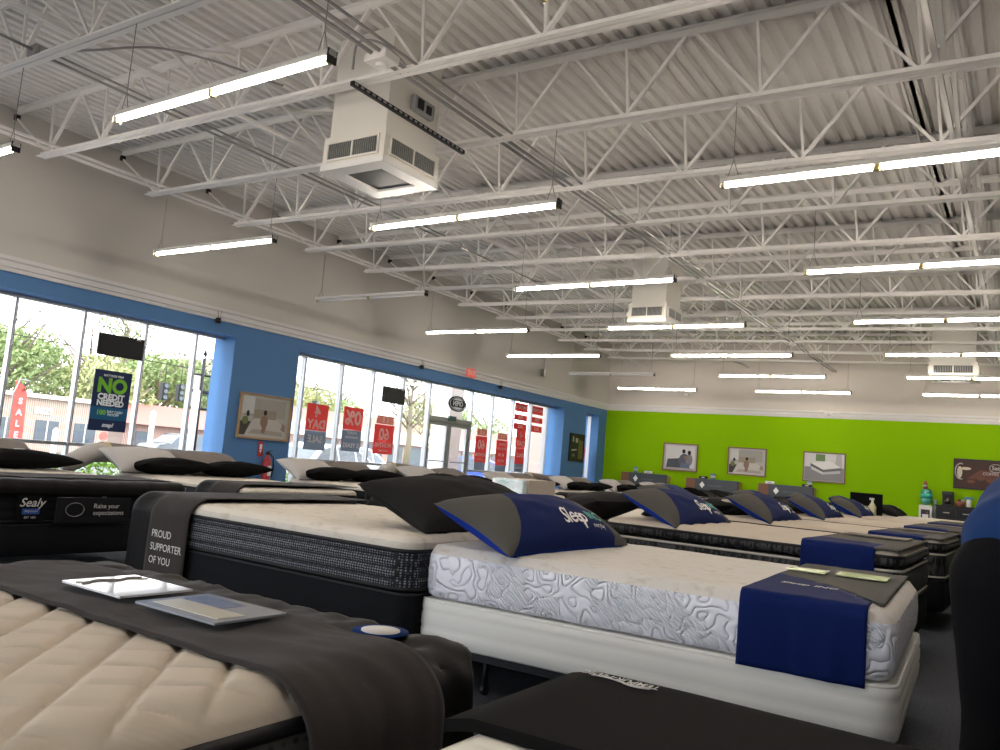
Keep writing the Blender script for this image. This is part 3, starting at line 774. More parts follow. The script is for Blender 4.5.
# -------- cloths: a path in the (s, z) plane swept along the other axis
def path_arc(pts, r=.04, step=.02):
    """round the corners of a polyline and resample it evenly"""
    P = [Vector((p[0], p[1])) for p in pts]; out = [P[0]]
    for i in range(1, len(P)-1):
        a, b, c = P[i-1:i+2]; d1 = (a-b).normalized(); d2 = (c-b).normalized(); rr = min(r, (a-b).length/2, (c-b).length/2)
        for k in range(7):
            t = k/6; out.append((1-t)**2*(b+d1*rr)+2*t*(1-t)*b+t*t*(b+d2*rr))
    out.append(P[-1]); res = [out[0]]
    for a, b in zip(out[:-1], out[1:]):
        n = max(1, int((b-a).length/step))
        for k in range(1, n+1): res.append(a+(b-a)*k/n)
    return res
def cloth(name, path, x0, x1, axis, m_, parent=None, amp=.004, fr=(9, 3), thick=.006, nx=None, edge=None, seed=0, filt=None, r=.04, hang=.012):
    """axis 'x': the path lies in (y, z) and the cloth's width runs along x. edge(t, side) shifts the side edges."""
    pth = path_arc(path, r, .02 if abs(x1-x0) < 3 else .03); n = len(pth); nx = nx or max(8, int(abs(x1-x0)/.025))
    zmax = max(p.y for p in pth)
    # normals of the path
    nrm = []
    for i in range(n):
        d = (pth[min(i+1, n-1)]-pth[max(i-1, 0)]).normalized(); q = Vector((-d.y, d.x))
        nrm.append(q)
    if sum(q.y for q in nrm) < 0: nrm = [-q for q in nrm]
    m = MB()
    def P(a, b):
        i = min(n-1, int(round(a*(n-1)))); p = pth[i]; q = nrm[i]
        e0 = edge(a, 0) if edge else 0; e1 = edge(a, 1) if edge else 0
        w = x0+e0+(x1+e1-x0-e0)*b
        depth = max(0, zmax-p.y); am = amp+hang*min(1, depth/.25)
        dsp = am*(nz(w*fr[0], p.x*fr[1]+p.y*1.5, seed)*.9+.5*nz(w*fr[0]*2.3, p.x*fr[1]*2, seed+5)+.35)
        s = p.x+q.x*dsp; z = p.y+q.y*dsp
        return (w, s, z) if axis == 'x' else (s, w, z)
    m.grid(P, n-1, nx, 0, filt)
    o = m.build(name, m_, parent)
    md = o.modifiers.new('thickness', 'SOLIDIFY'); md.thickness = thick; md.offset = 0
    return o, P, pth

GB = 'showroom bed parts'
def hh(v): return v+H
# ---------------- row A: feet toward the right-hand aisle, heads toward the middle
MT = .255
zA = hh(-.68)            # top of the cream box spring
A1r = radians(3.0); A1 = (-1.50, 4.03)
bed_frame('black metal bed frame on casters under the cream box spring', A1[0], A1[1], hh(-.895), A1r)
box_spring('cream', 'cream ribbed box spring under the white embossed mattress', A1[0], A1[1], hh(-.895), A1r, T=.215, L=2.14)
mattress('white', 'white mattress with swirls embossed on its side and warm-tinted top', A1[0], A1[1], zA, A1r, L=2.11, W=1.49, T=.255)
pillow('sleep', 'blue and grey logo pillow on the white embossed mattress', (-2.21, 3.83, zA+.255+.105), (radians(0), radians(23), radians(0)), .25, .66, .15)
# its throw: navy half hanging over the near side, grey half across the top
t = thing('bed_throw', 'navy and grey logo throw across the foot of the white embossed mattress', 'throw', (A1[0], A1[1], 0), A1r)
zt = zA+.262
pa = [(-.775, zt-.285), (-.765, zt-.03), (-.745, zt+.004), (.745, zt+.004)]
cut = lambda a, b: (a < .30+.0) or (a < .30+.42*(b*1.0))
bound = lambda b: .62-.10*b-.22*b*b
_, Pn, pth = cloth('navy_panel', pa, .50, .965, 'x', M_navy, t, amp=.003, filt=lambda a, b: a < bound(b), seed=3, nx=34)
cloth('grey_panel', pa, .50, 1.01, 'x', M_pgrey, t, amp=.003, filt=lambda a, b: a >= bound(b)*.97, seed=3, nx=34)
m = MB(); m.box(.50, .68, .16, .34, zt+.014, zt+.018); o = m.build('card_pocket', mat('pocket_green', (.30,.38,.14), .25, spec=.6), t)
m = MB(); m.box(.72, .95, .20, .42, zt+.014, zt+.018); o = m.build('card_pocket', MATS['pocket_green'], t)
text_mesh('Sleep INC', .055, lambda x, y: (.70+x, -.40+y*1.3, zt+.014), M_silver, 'logo_text', t, bold=.001, shear=.15)

# pillow-top beds behind it
rowA = [(-1.66, 6.32, 0.0, 'pillowtop'), (-1.60, 8.62, radians(-1), 'pillowtop'), (-1.62, 11.1, 0, 'pillowtop'), (-1.62, 13.65, 0, 'pillowtop'), (-1.85, 16.0, 0, 'tight'), (-1.62, 18.3, 0, 'tight')]
def navy_throw(cx, cy, z, rot, label, group=None):
    t = thing('bed_throw', label, 'throw', (cx, cy, z), rot, group)
    key = 'navythrow'
    if key not in PK:
        p_ = [(-.785, -.285), (-.78, -.03), (-.755, .006), (.76, .006)]
        a, _, _ = cloth('navy_panel', p_, .42, .86, 'x', M_navy, None, amp=.004, seed=8, nx=26, filt=lambda a, b: a < .52-.1*b, hang=.02)
        b, _, _ = cloth('grey_panel', p_, .42, 1.01, 'x', M_pgrey, None, amp=.004, seed=8, nx=26, filt=lambda a, b: a >= (.50-.1*b if b < .73 else .2))
        dg = bpy.context.evaluated_depsgraph_get(); bpy.context.view_layer.update()
        c = MB(); c.box(.48, .92, .30, .62, .018, .024); c = c.mesh('show_card', M_ptaupe)
        PK[key] = [('navy_panel', a.data), ('grey_panel', b.data), ('show_card', c)]
        bpy.data.objects.remove(a); bpy.data.objects.remove(b)
    for nm, me in PK[key]:
        o = link(nm, me, t)
        if nm != 'show_card': md = o.modifiers.new('thickness', 'SOLIDIFY'); md.thickness = .006; md.offset = 0
    return t
for k, (cx, cy, rr_, kd) in enumerate(rowA):
    n = ORD[k+1]; T = .33 if kd == 'pillowtop' else .28; zz = hh(-.66)
    w = '%s bed behind the white mattress' % n
    bed_frame('black bed frame under the ' + w, cx, cy, .17, rr_, group='bed frames of the right-hand row')
    box_spring('black', 'black box spring under the ' + w, cx, cy, .17, rr_, T=zz-.17, group='black box springs of the right-hand row')
    mattress(kd, 'cream topped mattress on the ' + w, cx, cy, zz, rr_, T=T, group='mattresses of the right-hand row')
    if k < 4: navy_throw(cx, cy, zz+T, rr_, 'navy throw hanging over the foot of the ' + w, group='navy throws of the right-hand row')
    if k < 4:
        pz = zz+T+.085
        pillow('sleep', 'blue and grey logo pillow at the head of the ' + w, (cx-.66, cy-.10, pz), (0, radians(26), radians(0)), .25, .66, .125, group='logo pillows of the right-hand row')
        pillow('sleep', 'rear blue pillow at the head of the ' + w, (cx-.86, cy+.36, pz+.02), (0, radians(30), radians(6)), .25, .50, .13, logo=False, group='rear logo pillows of the right-hand row')
    else:
        for q in range(2):
            pillow('black' if q else 'char', 'dark pillow, %s of the pair on the %s' % (('near', 'far')[q], w), (cx-.75, cy-.38+.78*q, zz+T+.08), (0, radians(20), 0), .24, .38, .10)
# dark board and a small light figure standing among the far dark pillows
t = thing('display_board', 'black tilted display board standing behind the dark pillows at right', 'display board', (-2.56, 16.52, hh(-.38)), radians(4))
m = MB(); m.box(-.28, .28, 0, .03, 0, .40, bev=.01); m.build('board', M_pblack, t)
m = MB(); m.box(-.2, -.14, -.006, 0, .08, .13); m.build('price_dot', M_silver, t)
t = thing('spray_bottle', 'small cream bottle beside the black display board on the far bed', 'bottle', (-2.42, 16.3, hh(-.38)))
m = MB(); m.lathe([(.06, 0), (.07, .02), (.07, .16), (.03, .22), (.02, .25), (.02, .28)], n=14); m.build('bottle_body', mat('bottle_cream', (.6,.55,.35), .5), t)
m = MB(); m.box(-.05, .03, -.015, .015, .28, .32, bev=.005); m.build('spray_head', M_silver, t)

# ---------------- row B: heads back to back with row A, feet to the left
B_T = .27
rowB = [(-3.60, 3.86, 'tight'), (-3.70, 6.05, 'tight'), (-3.72, 8.35, 'tight'), (-3.72, 10.7, 'tight'), (-3.72, 13.0, 'slate'), (-3.72, 15.3, 'slate')]
def brown_throw(label, cx, cy, z, yend, drop, group=None, text=True, x0=-.36, x1=.02):
    """a brown fleece runner over the bed's foot, hanging down its near side; a black sateen one lies under it"""
    t = thing('bed_throw', label, 'throw', (cx, cy, z), 0, group)
    key = ('brown', yend, drop, text)
    if key not in PK:
        a, Pa, pa_ = cloth('fleece_runner', [(-yend-.045, -drop), (-yend-.045, -.05), (-yend+.05, .026), (yend, .026)], -.20, .17, 'x', M_throw, None, amp=.004, seed=2, r=.055, hang=.008)
        b, _, _ = cloth('sateen_runner', [(-yend-.03, -drop+.02), (-yend-.03, -.05), (-yend+.05, .018), (yend, .018)], -.42, -.06, 'x', M_throwd, None, amp=.004, seed=4, r=.055, hang=.010)
        L_ = [('fleece_runner', a.data), ('sateen_runner', b.data)]
        if text:
            for i, s in enumerate(('PROUD', 'SUPPORTER', 'OF YOU')):
                o = text_mesh(s, .062, lambda x, y, i=i: (-.15+x*.92, -yend-.062-.0, -drop*.40-.078*i+y), M_silver, 'printed_words', None, align='LEFT', bold=.0004)
                L_.append(('printed_words', o.data)); bpy.data.objects.remove(o)
        PK[key] = L_
        bpy.data.objects.remove(a); bpy.data.objects.remove(b)
    for nm, me in PK[key]:
        o = link(nm, me, t)
        if 'runner' in nm: md = o.modifiers.new('thickness', 'SOLIDIFY'); md.thickness = .006; md.offset = 0
    return t
for k, (cx, cy, kd) in enumerate(rowB):
    zz = hh(-.66) if k == 0 else hh(-.67)
    w = 'charcoal-sided bed draped with the words' if k == 0 else '%s bed behind the charcoal-sided one' % ORD[k]
    bed_frame('black bed frame under the ' + w, cx, cy, .13, pi, group='bed frames of the middle row')
    box_spring('black', 'black box spring under the ' + w, cx, cy, .13, pi, T=zz-.13, L=2.2 if k == 0 else 2.03, group='black box springs of the middle row')
    mattress(kd, ('cream topped mattress with charcoal ribbed side, in front of the dark pillow' if k == 0 else 'cream topped mattress of the ' + w), cx, cy, zz, pi, T=B_T, L=2.2 if k == 0 else 2.03, group='mattresses of the middle row')
    brown_throw(('brown fleece throw printed with words over the nearest charcoal-sided mattress' if k == 0 else 'brown throw over the foot of the ' + w), cx-(.72 if k == 0 else .66), cy, zz+B_T, .76, .52, group='brown throws of the middle row')
pillow('char', 'large charcoal pillow on the charcoal-sided mattress, left of the logo pillow', (-2.80, 3.95, hh(-.39)+.112), (radians(0), radians(22), radians(0)), .27, .68, .16)
pillow('char', 'charcoal pillow behind the logo pillow, on the second middle bed', (-3.02, 6.1, hh(-.40)+.09), (0, radians(-18), radians(3)), .29, .60, .13)
for k, (cx, cy, kd) in enumerate(rowB[2:]):
    for q in range(2):
        pillow('black' if (k+q) % 2 else 'char', 'dark pillow, %s of the pair on the %s middle-row bed' % (('near', 'far')[q], ORD[k+3]), (cx+.72, cy-.38+.76*q, hh(-.40)+.08), (0, radians(-16), 0), .25, .38, .11, group='dark pillows of the middle row')
# wrapped stack on the second middle bed
t = thing('wrapped_package', 'plastic-wrapped box standing on the second middle bed behind the pillows', 'package', (-3.76, 6.22, hh(-.392)), radians(-3))
m = MB(); m.box(-.17, .17, -.22, .22, 0, .27, bev=.012); m.build('carton', mat('carton_beige', (.50,.45,.38), .8), t)
m = MB(); m.box(-.165, .165, -.30, -.222, .0, .265, bev=.02); 
m.build('clear_bag', mat('plastic_wrap', (.55,.72,.74), .18, bump=('noise', 14, 1.0, .03), spec=.9, var=((.85,.9,.92), 9)), t)  # bluish light on this wrapped face is put into its colour
m = MB(); m.box(.171, .173, -.08, .12, .10, .14); m.build('label_strip', M_ptaupe, t)

# ---------------- row C: heads toward the windows, feet toward us
rowC = [(-6.93, 3.28, 'black', 1.93), (-6.90, 5.62, 'slate', 1.52), (-6.90, 7.95, 'black', 1.52), (-6.95, 10.3, 'slate', 1.52), (-6.95, 12.6, 'black', 1.52), (-6.95, 14.9, 'slate', 1.52), (-6.95, 17.2, 'black', 1.52), (-6.95, 19.4, 'slate', 1.52)]
for k, (cx, cy, kd, W) in enumerate(rowC):
    zz = hh(-.70); T = .29; n = ORD[k+1]
    w = '%s window-row bed from left' % n
    bed_frame('low bed frame under the ' + w, cx, cy, .17, 0, W=W, wood=(k == 0), group='bed frames of the window row')
    box_spring('black', 'black box spring under the ' + w, cx, cy, .17, 0, W=W, T=zz-.17, group='black box springs of the window row')
    mt_ = mattress(kd, ('black-sided mattress with straps at the left edge, facing us' if k == 0 else '%s-sided mattress of the %s' % (kd, w)), cx, cy, zz, 0, W=W, T=T, group='mattresses of the window row')
    if not k: mt0 = mt_
    if k: brown_throw('brown throw over the foot of the ' + w, cx+.80, cy, zz+T, W/2, .42, group='brown throws of the window row')
    # pillows: pale bolster behind, dark pair in front
    for q in range(2):
        yy = cy-.40+.80*q
        pillow('black', 'black badge pillow, %s one on the %s' % (('left', 'right')[q], w), (cx-.62, yy, zz+T+.075), (0, radians(-10 if k else -4), 0), .22, .42 if k else .52, .10, group='black pillows of the window row')
        pillow('pale' if q == 0 else 'taupe', '%s pillow behind black ones on the %s' % (('pale', 'taupe')[q], w), (cx-.86, yy-.12, zz+T+.115), (0, radians(28), radians(6)), .22, .44, .12, group='back pillows of the window row')
zc1 = hh(-.70)+.29
# the nearest one: dark throw across its foot, woven label and info plate
t = thing('bed_throw', 'dark throw lying across the foot of the black-sided bed at far left', 'throw', (-6.93, 3.28, zc1))
cloth('fleece_runner', [(-.98, -.12), (-.975, -.03), (-.95, .02), (.97, .02), (.985, -.03), (.99, -.12)], .38, .86, 'x', M_throw, t, amp=.010, seed=12, fr=(5, 4))
cloth('sateen_runner', [(.60, .012), (.98, .012), (1.035, -.02), (1.035, -.095)], -.985, .985, 'y', M_throwd, t, amp=.005, seed=14)
m = MB(); m.box(.55, .72, -.72, -.52, .036, .04); m.build('show_card', mat('card_gloss', (.7,.7,.75), .1, spec=.8), t)
m = MB(); m.box(0, .008, -.10, .10, .02, .20); t = m.build('label_cloth', M_pblack, mt0, (1.035, -.25, 0))
text_mesh('Sealy', .085, lambda x, y: (.010, x, .145+y), M_silver, 'label_words', t, shear=.3, bold=.001)
m = MB(); m.box(.008, .010, -.06, .06, .065, .105); m.build('label_patch', mat('patch_blue', (.02,.07,.30), .6), t)
text_mesh('PREMIUM', .022, lambda x, y: (.011, x, .085+y), M_silver, 'label_words', t)
text_mesh('EST 1881', .022, lambda x, y: (.010, x, .042+y), M_silver, 'label_words', t)
t = thing('info_plate', 'dark plastic plate with words hanging on the black-sided mattress foot', 'plate', (-5.87, 3.47, zc1-.29))
m = MB(); m.box(0, .01, -.28, .30, .0, .19, bev=.004); m.build('plate', mat('plate_gloss', (.015,.015,.017), .15, spec=.6), t)
text_mesh('Raise your', .048, lambda x, y: (.0125, x, .125+y), M_silver, 'plate_words', t, align='LEFT')
text_mesh('expectations', .048, lambda x, y: (.0125, x, .075+y), M_silver, 'plate_words', t, align='LEFT')
m = MB(); m.tube([(.0125, -.02+.07*cos(a)-.12, .10+.05*sin(a)) for a in [i*.5 for i in range(14)]], .0015, 5); m.build('line_emblem', M_silver, t)

# long pale bolsters standing beside the window-row heads
for (x, y, n_) in ((-8.15, 4.62, 'on the second bed from the left'), (-8.2, 9.25, 'near the middle window'), (-8.25, 13.4, 'in front of the entrance door')):
    t = thing('bolster', 'long pale bolster with beige end leaning %s' % n_, 'bolster', (x, y, hh(-.30)), 0, rot=(0, 0, radians(-4)))
    m = MB(); m.tube([(.25, -.30, -.09), (.22, -.22, -.06), (.08, .05, .05), (.02, .22, .07)], [.03, .09, .10, .105], 18); m.build('bolster_case', M_ppale, t); m = MB(); m.tube([(.02, .22, .07), (0, .6, .06), (0, 1.05, .03), (0, 1.15, .02)], [.104, .10, .09, .03], 18); m.build('bolster_body', M_ptaupe, t)
    m = MB(); m.tube([(.03, .17, .066), (.018, .24, .07)], [.108, .109], 18, cap=False); m.build('beige_band', mat('band_beige', (.5,.42,.27), .8), t)

# ---------------- the two beds we stand between
N1 = (-1.70, .42); z1 = hh(-.40)
bed_frame('black bed frame under the diamond-quilted bed', N1[0], N1[1], .17, pi/2, W=1.37)
box_spring('black', 'black box spring under the diamond-quilted mattress', N1[0], N1[1], .17, pi/2, T=z1-.27-.17, W=1.37)
mattress('diamond', 'cream diamond-quilted mattress with black leaf border at lower left', N1[0], N1[1], z1-.27, pi/2, W=1.37, L=2.03, T=.26)
t = thing('bed_throw', 'brown fleece throw over the foot of the diamond-quilted mattress', 'throw', (0, 0, 0))
xl, xr = N1[0]-.685, N1[0]+.685
cloth('fleece_runner', [(xl-.035, z1-.5), (xl-.03, z1-.06), (xl+.02, z1+.012), (xr-.03, z1+.012), (xr+.058, z1-.05), (xr+.062, z1-.58)], .985, 1.335, 'y', M_throw, t, amp=.008, fr=(11, 6), seed=21, r=.10, thick=.008, nx=26)
t = thing('bed_throw', 'black wrinkled sateen throw with round blue badge beyond the brown fleece', 'throw', (0, 0, 0))
cloth('sateen_runner', [(xl-.03, z1-.5), (xl-.02, z1-.06), (xl+.02, z1-.004), (xr-.02, z1-.004), (xr+.035, z1-.05), (xr+.04, z1-.58)], 1.30, 1.475, 'y', M_throwd, t, amp=.012, fr=(7, 12), seed=31, r=.09, nx=22, edge=lambda a, s: .03*nz(a*14, s*9) if s else 0)
m = MB(); m.lathe([(.0, 0), (.062, 0), (.062, .003), (0, .003)], -1.19, 1.40, 28)
o = m.build('badge_ring', mat('badge_blue', (.008,.03,.12), .9, spec=.05), t); o.location = (0, 0, z1+.010)
m = MB(); m.lathe([(.0, 0), (.043, 0), (.043, .003), (0, .003)], -1.19, 1.40, 24); o = m.build('badge_centre', M_silver, t); o.location = (0, 0, z1+.012)
# two glossy cards on the brown throw
def card(label, pts, z, m_, deco):
    cx = sum(p[0] for p in pts)/4; cy = sum(p[1] for p in pts)/4
    t = thing('show_card', label, 'card', (cx, cy, z))
    m = MB(); P = [(p[0]-cx, p[1]-cy) for p in pts]
    m.quad([(x, y, 0) for x, y in P][::-1]); m.quad([(x, y, .005) for x, y in P])
    for i in range(4):
        a, b = P[i], P[(i+1) % 4]; m.quad([(a[0], a[1], 0), (b[0], b[1], 0), (b[0], b[1], .005), (a[0], a[1], .005)])
    m.build('card_sheet', m_, t); deco(t)
    return t
def d1(t):
    m = MB(); m.tube([(-.08+.01*sin(i*1.3), -.085+.017*i, .006) for i in range(11)], .002, 5); m.tube([(-.06+.01*sin(i*1.3+1), -.085+.017*i, .006) for i in range(11)], .002, 5); m.build('printed_line', M_ptaupe, t)
def d2(t):
    m = MB(); m.box(-.11, .11, -.07, .0, .0052, .006); m.build('printed_photo', mat('photo_cream', (.55,.52,.45), .08, spec=1.0), t)
    m = MB(); m.box(-.11, .03, .005, .07, .0052, .006); m.build('printed_photo', mat('photo_blue', (.16,.20,.32), .08, spec=1.0), t)
card('glossy info card tinted glare-white lying left on the brown throw', [(-1.93, 1.09), (-1.69, 1.09), (-1.69, 1.28), (-1.93, 1.28)], z1+.030, mat('card_glare_white', (.80,.80,.82), .05, spec=1.0), d1)  # white of the glare is put into the card colour
card('glossy photo info card lying right on the brown throw', [(-1.63, 1.09), (-1.36, 1.09), (-1.36, 1.28), (-1.63, 1.28)], z1+.030, mat('card_blue_gloss', (.30,.32,.36), .05, spec=1.0), d2)
# bed with the black foot mat, directly in front
N2 = (.02, .56)
bed_frame('black bed frame under the rib-knit bed in front', N2[0], N2[1], .17, pi/2)
box_spring('black', 'black box spring under the rib-knit mattress in front', N2[0], N2[1], .17, pi/2, T=z1-.28-.17, W=1.56)
mattress('ribbed', 'cream rib-knit mattress at the bottom edge under the black mat', N2[0], N2[1], z1-.28, pi/2, W=1.60, L=2.03, T=.26)
t = thing('foot_mat', 'black foot mat with a printed logo on the rib-knit mattress', 'foot mat', (0, 0, 0))
m = MB()
def FM(a, b):
    x = -.775+1.6*b; y = 1.09+.47*a
    return (x, y, z1+.002-.045*max(0, (a-.94)/.06)**2-.012*max(0, (.03-b)/.03)+.004*nz(x*3, y*3))
m.grid(FM, 24, 60); n_ = len(m.v)
m.grid(lambda a, b: (FM(a, b)[0], FM(a, b)[1], FM(a, b)[2]-.02), 24, 60)
m.grid(lambda a, b: (FM(0, b)[0], FM(0, b)[1], FM(0, b)[2]-.02*a), 1, 60); m.grid(lambda a, b: (FM(b, 0)[0], FM(b, 0)[1], FM(b, 0)[2]-.02*a), 1, 24)
m.grid(lambda a, b: (FM(1, b)[0], FM(1, b)[1], FM(1, b)[2]-.02*a), 1, 60)
m.build('mat', M_cover, t)
text_mesh('TEMPUR-PEDIC', .028, lambda x, y: (-.655-x*.85, 1.490-y*1.3, z1+.007), M_silver, 'logo_text', t, bold=.0004)
m = MB(); m.tube([(-.71+.01*i, 1.475+.006*sin(i*.55), z1+.007) for i in range(14)], .0014, 5); m.tube([(-.64+.009*i, 1.468-.006*sin(i*.6), z1+.007) for i in range(7)], .0014, 5); m.build('logo_figure', M_silver, t)

# ================================================================== things on the windows
SX = GX+.012
M_sred = sticker_mat('sticker_red', (.80, .13, .12)); M_sblue = sticker_mat('sticker_slate', (.28, .34, .42)); M_spink = sticker_mat('sticker_salmon', (.75, .36, .28))
M_swht = sticker_mat('sticker_white', (.90, .82, .78), .5); M_spos = mat('poster_navy', (.008, .022, .085), .5); M_sgreen = mat('poster_green', (.18, .50, .03), .5)
M_pteal = mat('poster_teal', (.006, .10, .22), .5); M_pwhite = mat('poster_white', (.8, .85, .88), .5)
def mir(cy, cz, s=1): return lambda x, y: (SX+.006, cy-x*s, cz+y)      # reads from outside, so mirrored from in here
def fwd(cy, cz, xx=SX+.02): return lambda x, y: (xx, cy+x, cz+y)
def sticker(label, y0, y1, blocks, texts):
    t = thing('window_poster', label, 'window poster', (0, 0, 0))
    t.location = (SX, (y0+y1)/2, blocks[-1][0]+H); o = t.location
    for (z0, z1, m_, e) in blocks:
        m = MB(); m.box(0, .003, y0+e-o.y, y1-o.y-e, z0+H-o.z, z1+H-o.z-.002); m.build('poster_sheet', m_, t)
    for (s, size, z, bold) in texts:
        text_mesh(s, size, lambda x, y: (.006, (-x) + (0), z+H-o.z+y), M_swht, 'printed_words', t, bold=bold)
    return t
sticker('red mirrored window poster for a 4 day sale, leftmost', 11.06, 11.64, [(.33, .86, M_sred, 0), (-.05, .33, M_sblue, 0)], [('4', .30, .70, .012), ('DAY', .24, .45, .010), ('SALE', .19, .16, .008)])
sticker('mirrored window poster with a big 0% and 5 YEARS', 12.08, 12.66, [(.42, .90, M_sred, 0), (-.02, .42, M_sblue, 0)], [('0%', .40, .66, .014), ('INTEREST', .07, .36, .002), ('FINANCING', .07, .27, .002), ('5 YEARS', .13, .10, .004)])
sticker('mirrored red 60 months poster under the black screen back', 13.05, 13.70, [(.63, .82, M_spink, .04), (-.02, .62, M_sred, 0)], [('L E', .16, .72, .004), ('60', .34, .40, .012), ('MONTHS', .13, .17, .006), ('NO INTEREST', .05, .05, .002)])
sticker('mirrored red 60 months poster just right of the door', 16.88, 17.40, [(.66, .84, M_spink, .04), (-.02, .65, M_sred, 0), (-.22, -.02, M_sblue, .02)], [('L E', .14, .75, .004), ('60', .32, .42, .012), ('MONTHS', .11, .17, .006), ('NO INTEREST', .05, .05, .002)])
sticker('mirrored salmon poster of small words, second right of the door', 17.84, 18.40, [(.62, .80, M_spink, .04), (-.06, .61, M_sred, 0), (-.22, -.06, M_sblue, .02)], [('E  L', .12, .71, .004), ('SPECIAL', .09, .50, .004), ('FINANCING', .08, .38, .004), ('36  24', .11, .22, .006), ('MONTHS', .08, .06, .004)])
sticker('mirrored red 4 day sale poster, third right of the door', 18.80, 19.30, [(.46, .98, M_sred, 0), (.02, .46, M_sred, .01), (-.20, .02, M_sblue, .02)], [('4', .26, .80, .010), ('DAY', .20, .58, .008), ('SALE', .16, .26, .006), ('FINANCE', .08, -.09, .003)])
for i, (z0, z1, s) in enumerate(((1.46, 1.70, 'MATTRESS'), (1.22, 1.38, 'FIRM'), (.96, 1.14, 'SALE'))):
    for j, (a, b) in enumerate(((18.62, 19.30), (19.55, 20.15))):
        sticker('red printed strip, %s from the top %s the third mullion right of the door' % (ORD[i+1], ('left of', 'right of')[j]), a, b, [(z0, z1, M_sred, 0)], [(s, .12, (z0+z1)/2, .004)])
sticker('orange and teal mirrored poster in the narrow corner window', 22.42, 22.95, [(.20, .75, M_sred, 0), (-.15, .20, M_sblue, 0)], [('0%', .30, .48, .010)])
# black screens hanging in the windows
M_scrn = mat('screen_back', (.012, .013, .014), .5)
for (y0, y1, z0, z1, w) in ((6.64, 7.38, 1.12, 1.45, 'above the blue poster in the first window'), (13.06, 13.80, 1.10, 1.45, 'in the middle window above the 60 poster')):
    t = thing('hanging_screen', 'black flat screen back hanging ' + w, 'screen', (GX+.12, (y0+y1)/2, z0+H), 0, rot=(0, 0, 0))
    hy = (y1-y0)/2
    m = MB(); m.box(0, .035, -hy, hy, 0, z1-z0, bev=.006); m.build('screen_body', M_scrn, t)
    m = MB(); m.box(.036, .038, hy-.14, hy-.06, z1-z0-.03, z1-z0-.015); m.build('screen_mark', M_silver, t)
    for s in (-1, 1): m = MB(); m.tube([(.015, s*hy*.8, z1-z0), (.015, s*hy*.8, WT-H-z0+.0)], .002, 5); m.build('hanging_wire', M_wire, t)
t = thing('window_poster', 'navy poster with green NO and white words hanging in the first window', 'window poster', (GX+.10, 6.98, -.02+H))
hy, hz = .30, .92
m = MB(); m.box(0, .006, -hy, hy, 0, hz); m.build('poster_sheet', M_spos, t)
m = MB(); m.box(.0061, .0075, -hy, hy, .17, .36); m.build('teal_band', M_pteal, t)
tp = lambda z: (lambda x, y: (.009, x, z+y))
text_mesh('MATTRESS FIRM', .045, tp(.84), M_pwhite, 'printed_words', t, bold=.001)
text_mesh('NO', .30, tp(.68), M_sgreen, 'printed_words', t, bold=.014)
text_mesh('CREDIT', .125, tp(.515), M_pwhite, 'printed_words', t, bold=.006)
text_mesh('NEEDED', .115, tp(.42), M_pwhite, 'printed_words', t, bold=.006)
text_mesh('100', .10, lambda x, y: (.009, x-.13, .275+y), M_sgreen, 'printed_words', t, bold=.004)
text_mesh('DAY CASH', .052, lambda x, y: (.009, x+.09, .295+y), M_pwhite, 'printed_words', t, bold=.001)
text_mesh('PAYOFF', .052, lambda x, y: (.009, x+.07, .25+y), M_pwhite, 'printed_words', t, bold=.001)
text_mesh('snap!', .085, tp(.09), M_pwhite, 'printed_words', t, bold=.003, shear=.2)
for s in (-1, 1): m = MB(); m.tube([(.003, s*.2, hz), (.003, s*.2, 1.13)], .002, 4); m.build('hanging_wire', M_wire, t)
# OPEN sign (seen from behind)
t = thing('open_sign', 'oval black OPEN sign hanging over the door, read from outside', 'sign', (GX+.08, 15.85, 1.35+H))
el = lambda r1, r2, n=40: [(r1*cos(2*pi*i/n), r2*sin(2*pi*i/n)) for i in range(n)]
m = MB(); a = el(.36, .19); n0 = len(m.v)
m.v += [(0, y, z) for y, z in a]+[(.03, y, z) for y, z in a]; k = len(a)
m.f += [tuple(range(k))[::-1], tuple(range(k, 2*k))]+[(i, (i+1) % k, k+(i+1) % k, k+i) for i in range(k)]; m.m += [0]*(k+2); m.sm += [False]*(k+2)
m.build('sign_oval', mat('sign_black', (.012,.012,.014), .5), t)
m = MB(); m.tube([(.035, y, z) for y, z in el(.315, .155)]+[(.035, .315, 0)], .006, 6, cap=False); m.build('sign_ring', M_pwhite, t)
m = MB(); m.v += [(.032, y, z) for y, z in el(.25, .14) if z > .075]; m.f.append(tuple(range(len(m.v)))); m.m.append(0); m.sm.append(False)
m.build('bright_band', M_pwhite, t)
m = MB(); m.v += [(.032, y, z) for y, z in el(.25, .14) if z < -.075]; m.f.append(tuple(range(len(m.v)))); m.m.append(0); m.sm.append(False)
m.build('bright_band', M_pwhite, t)
text_mesh('OPEN', .16, lambda x, y: (.036, -x, y), M_pwhite, 'sign_words', t, bold=.006)
m = MB(); m.tube([(.015, -.2, .15), (.015, -.2, WT-1.35-H)], .002, 4); m.tube([(.015, .2, .15), (.015, .2, WT-1.35-H)], .002, 4); m.build('hanging_wire', M_wire, t)

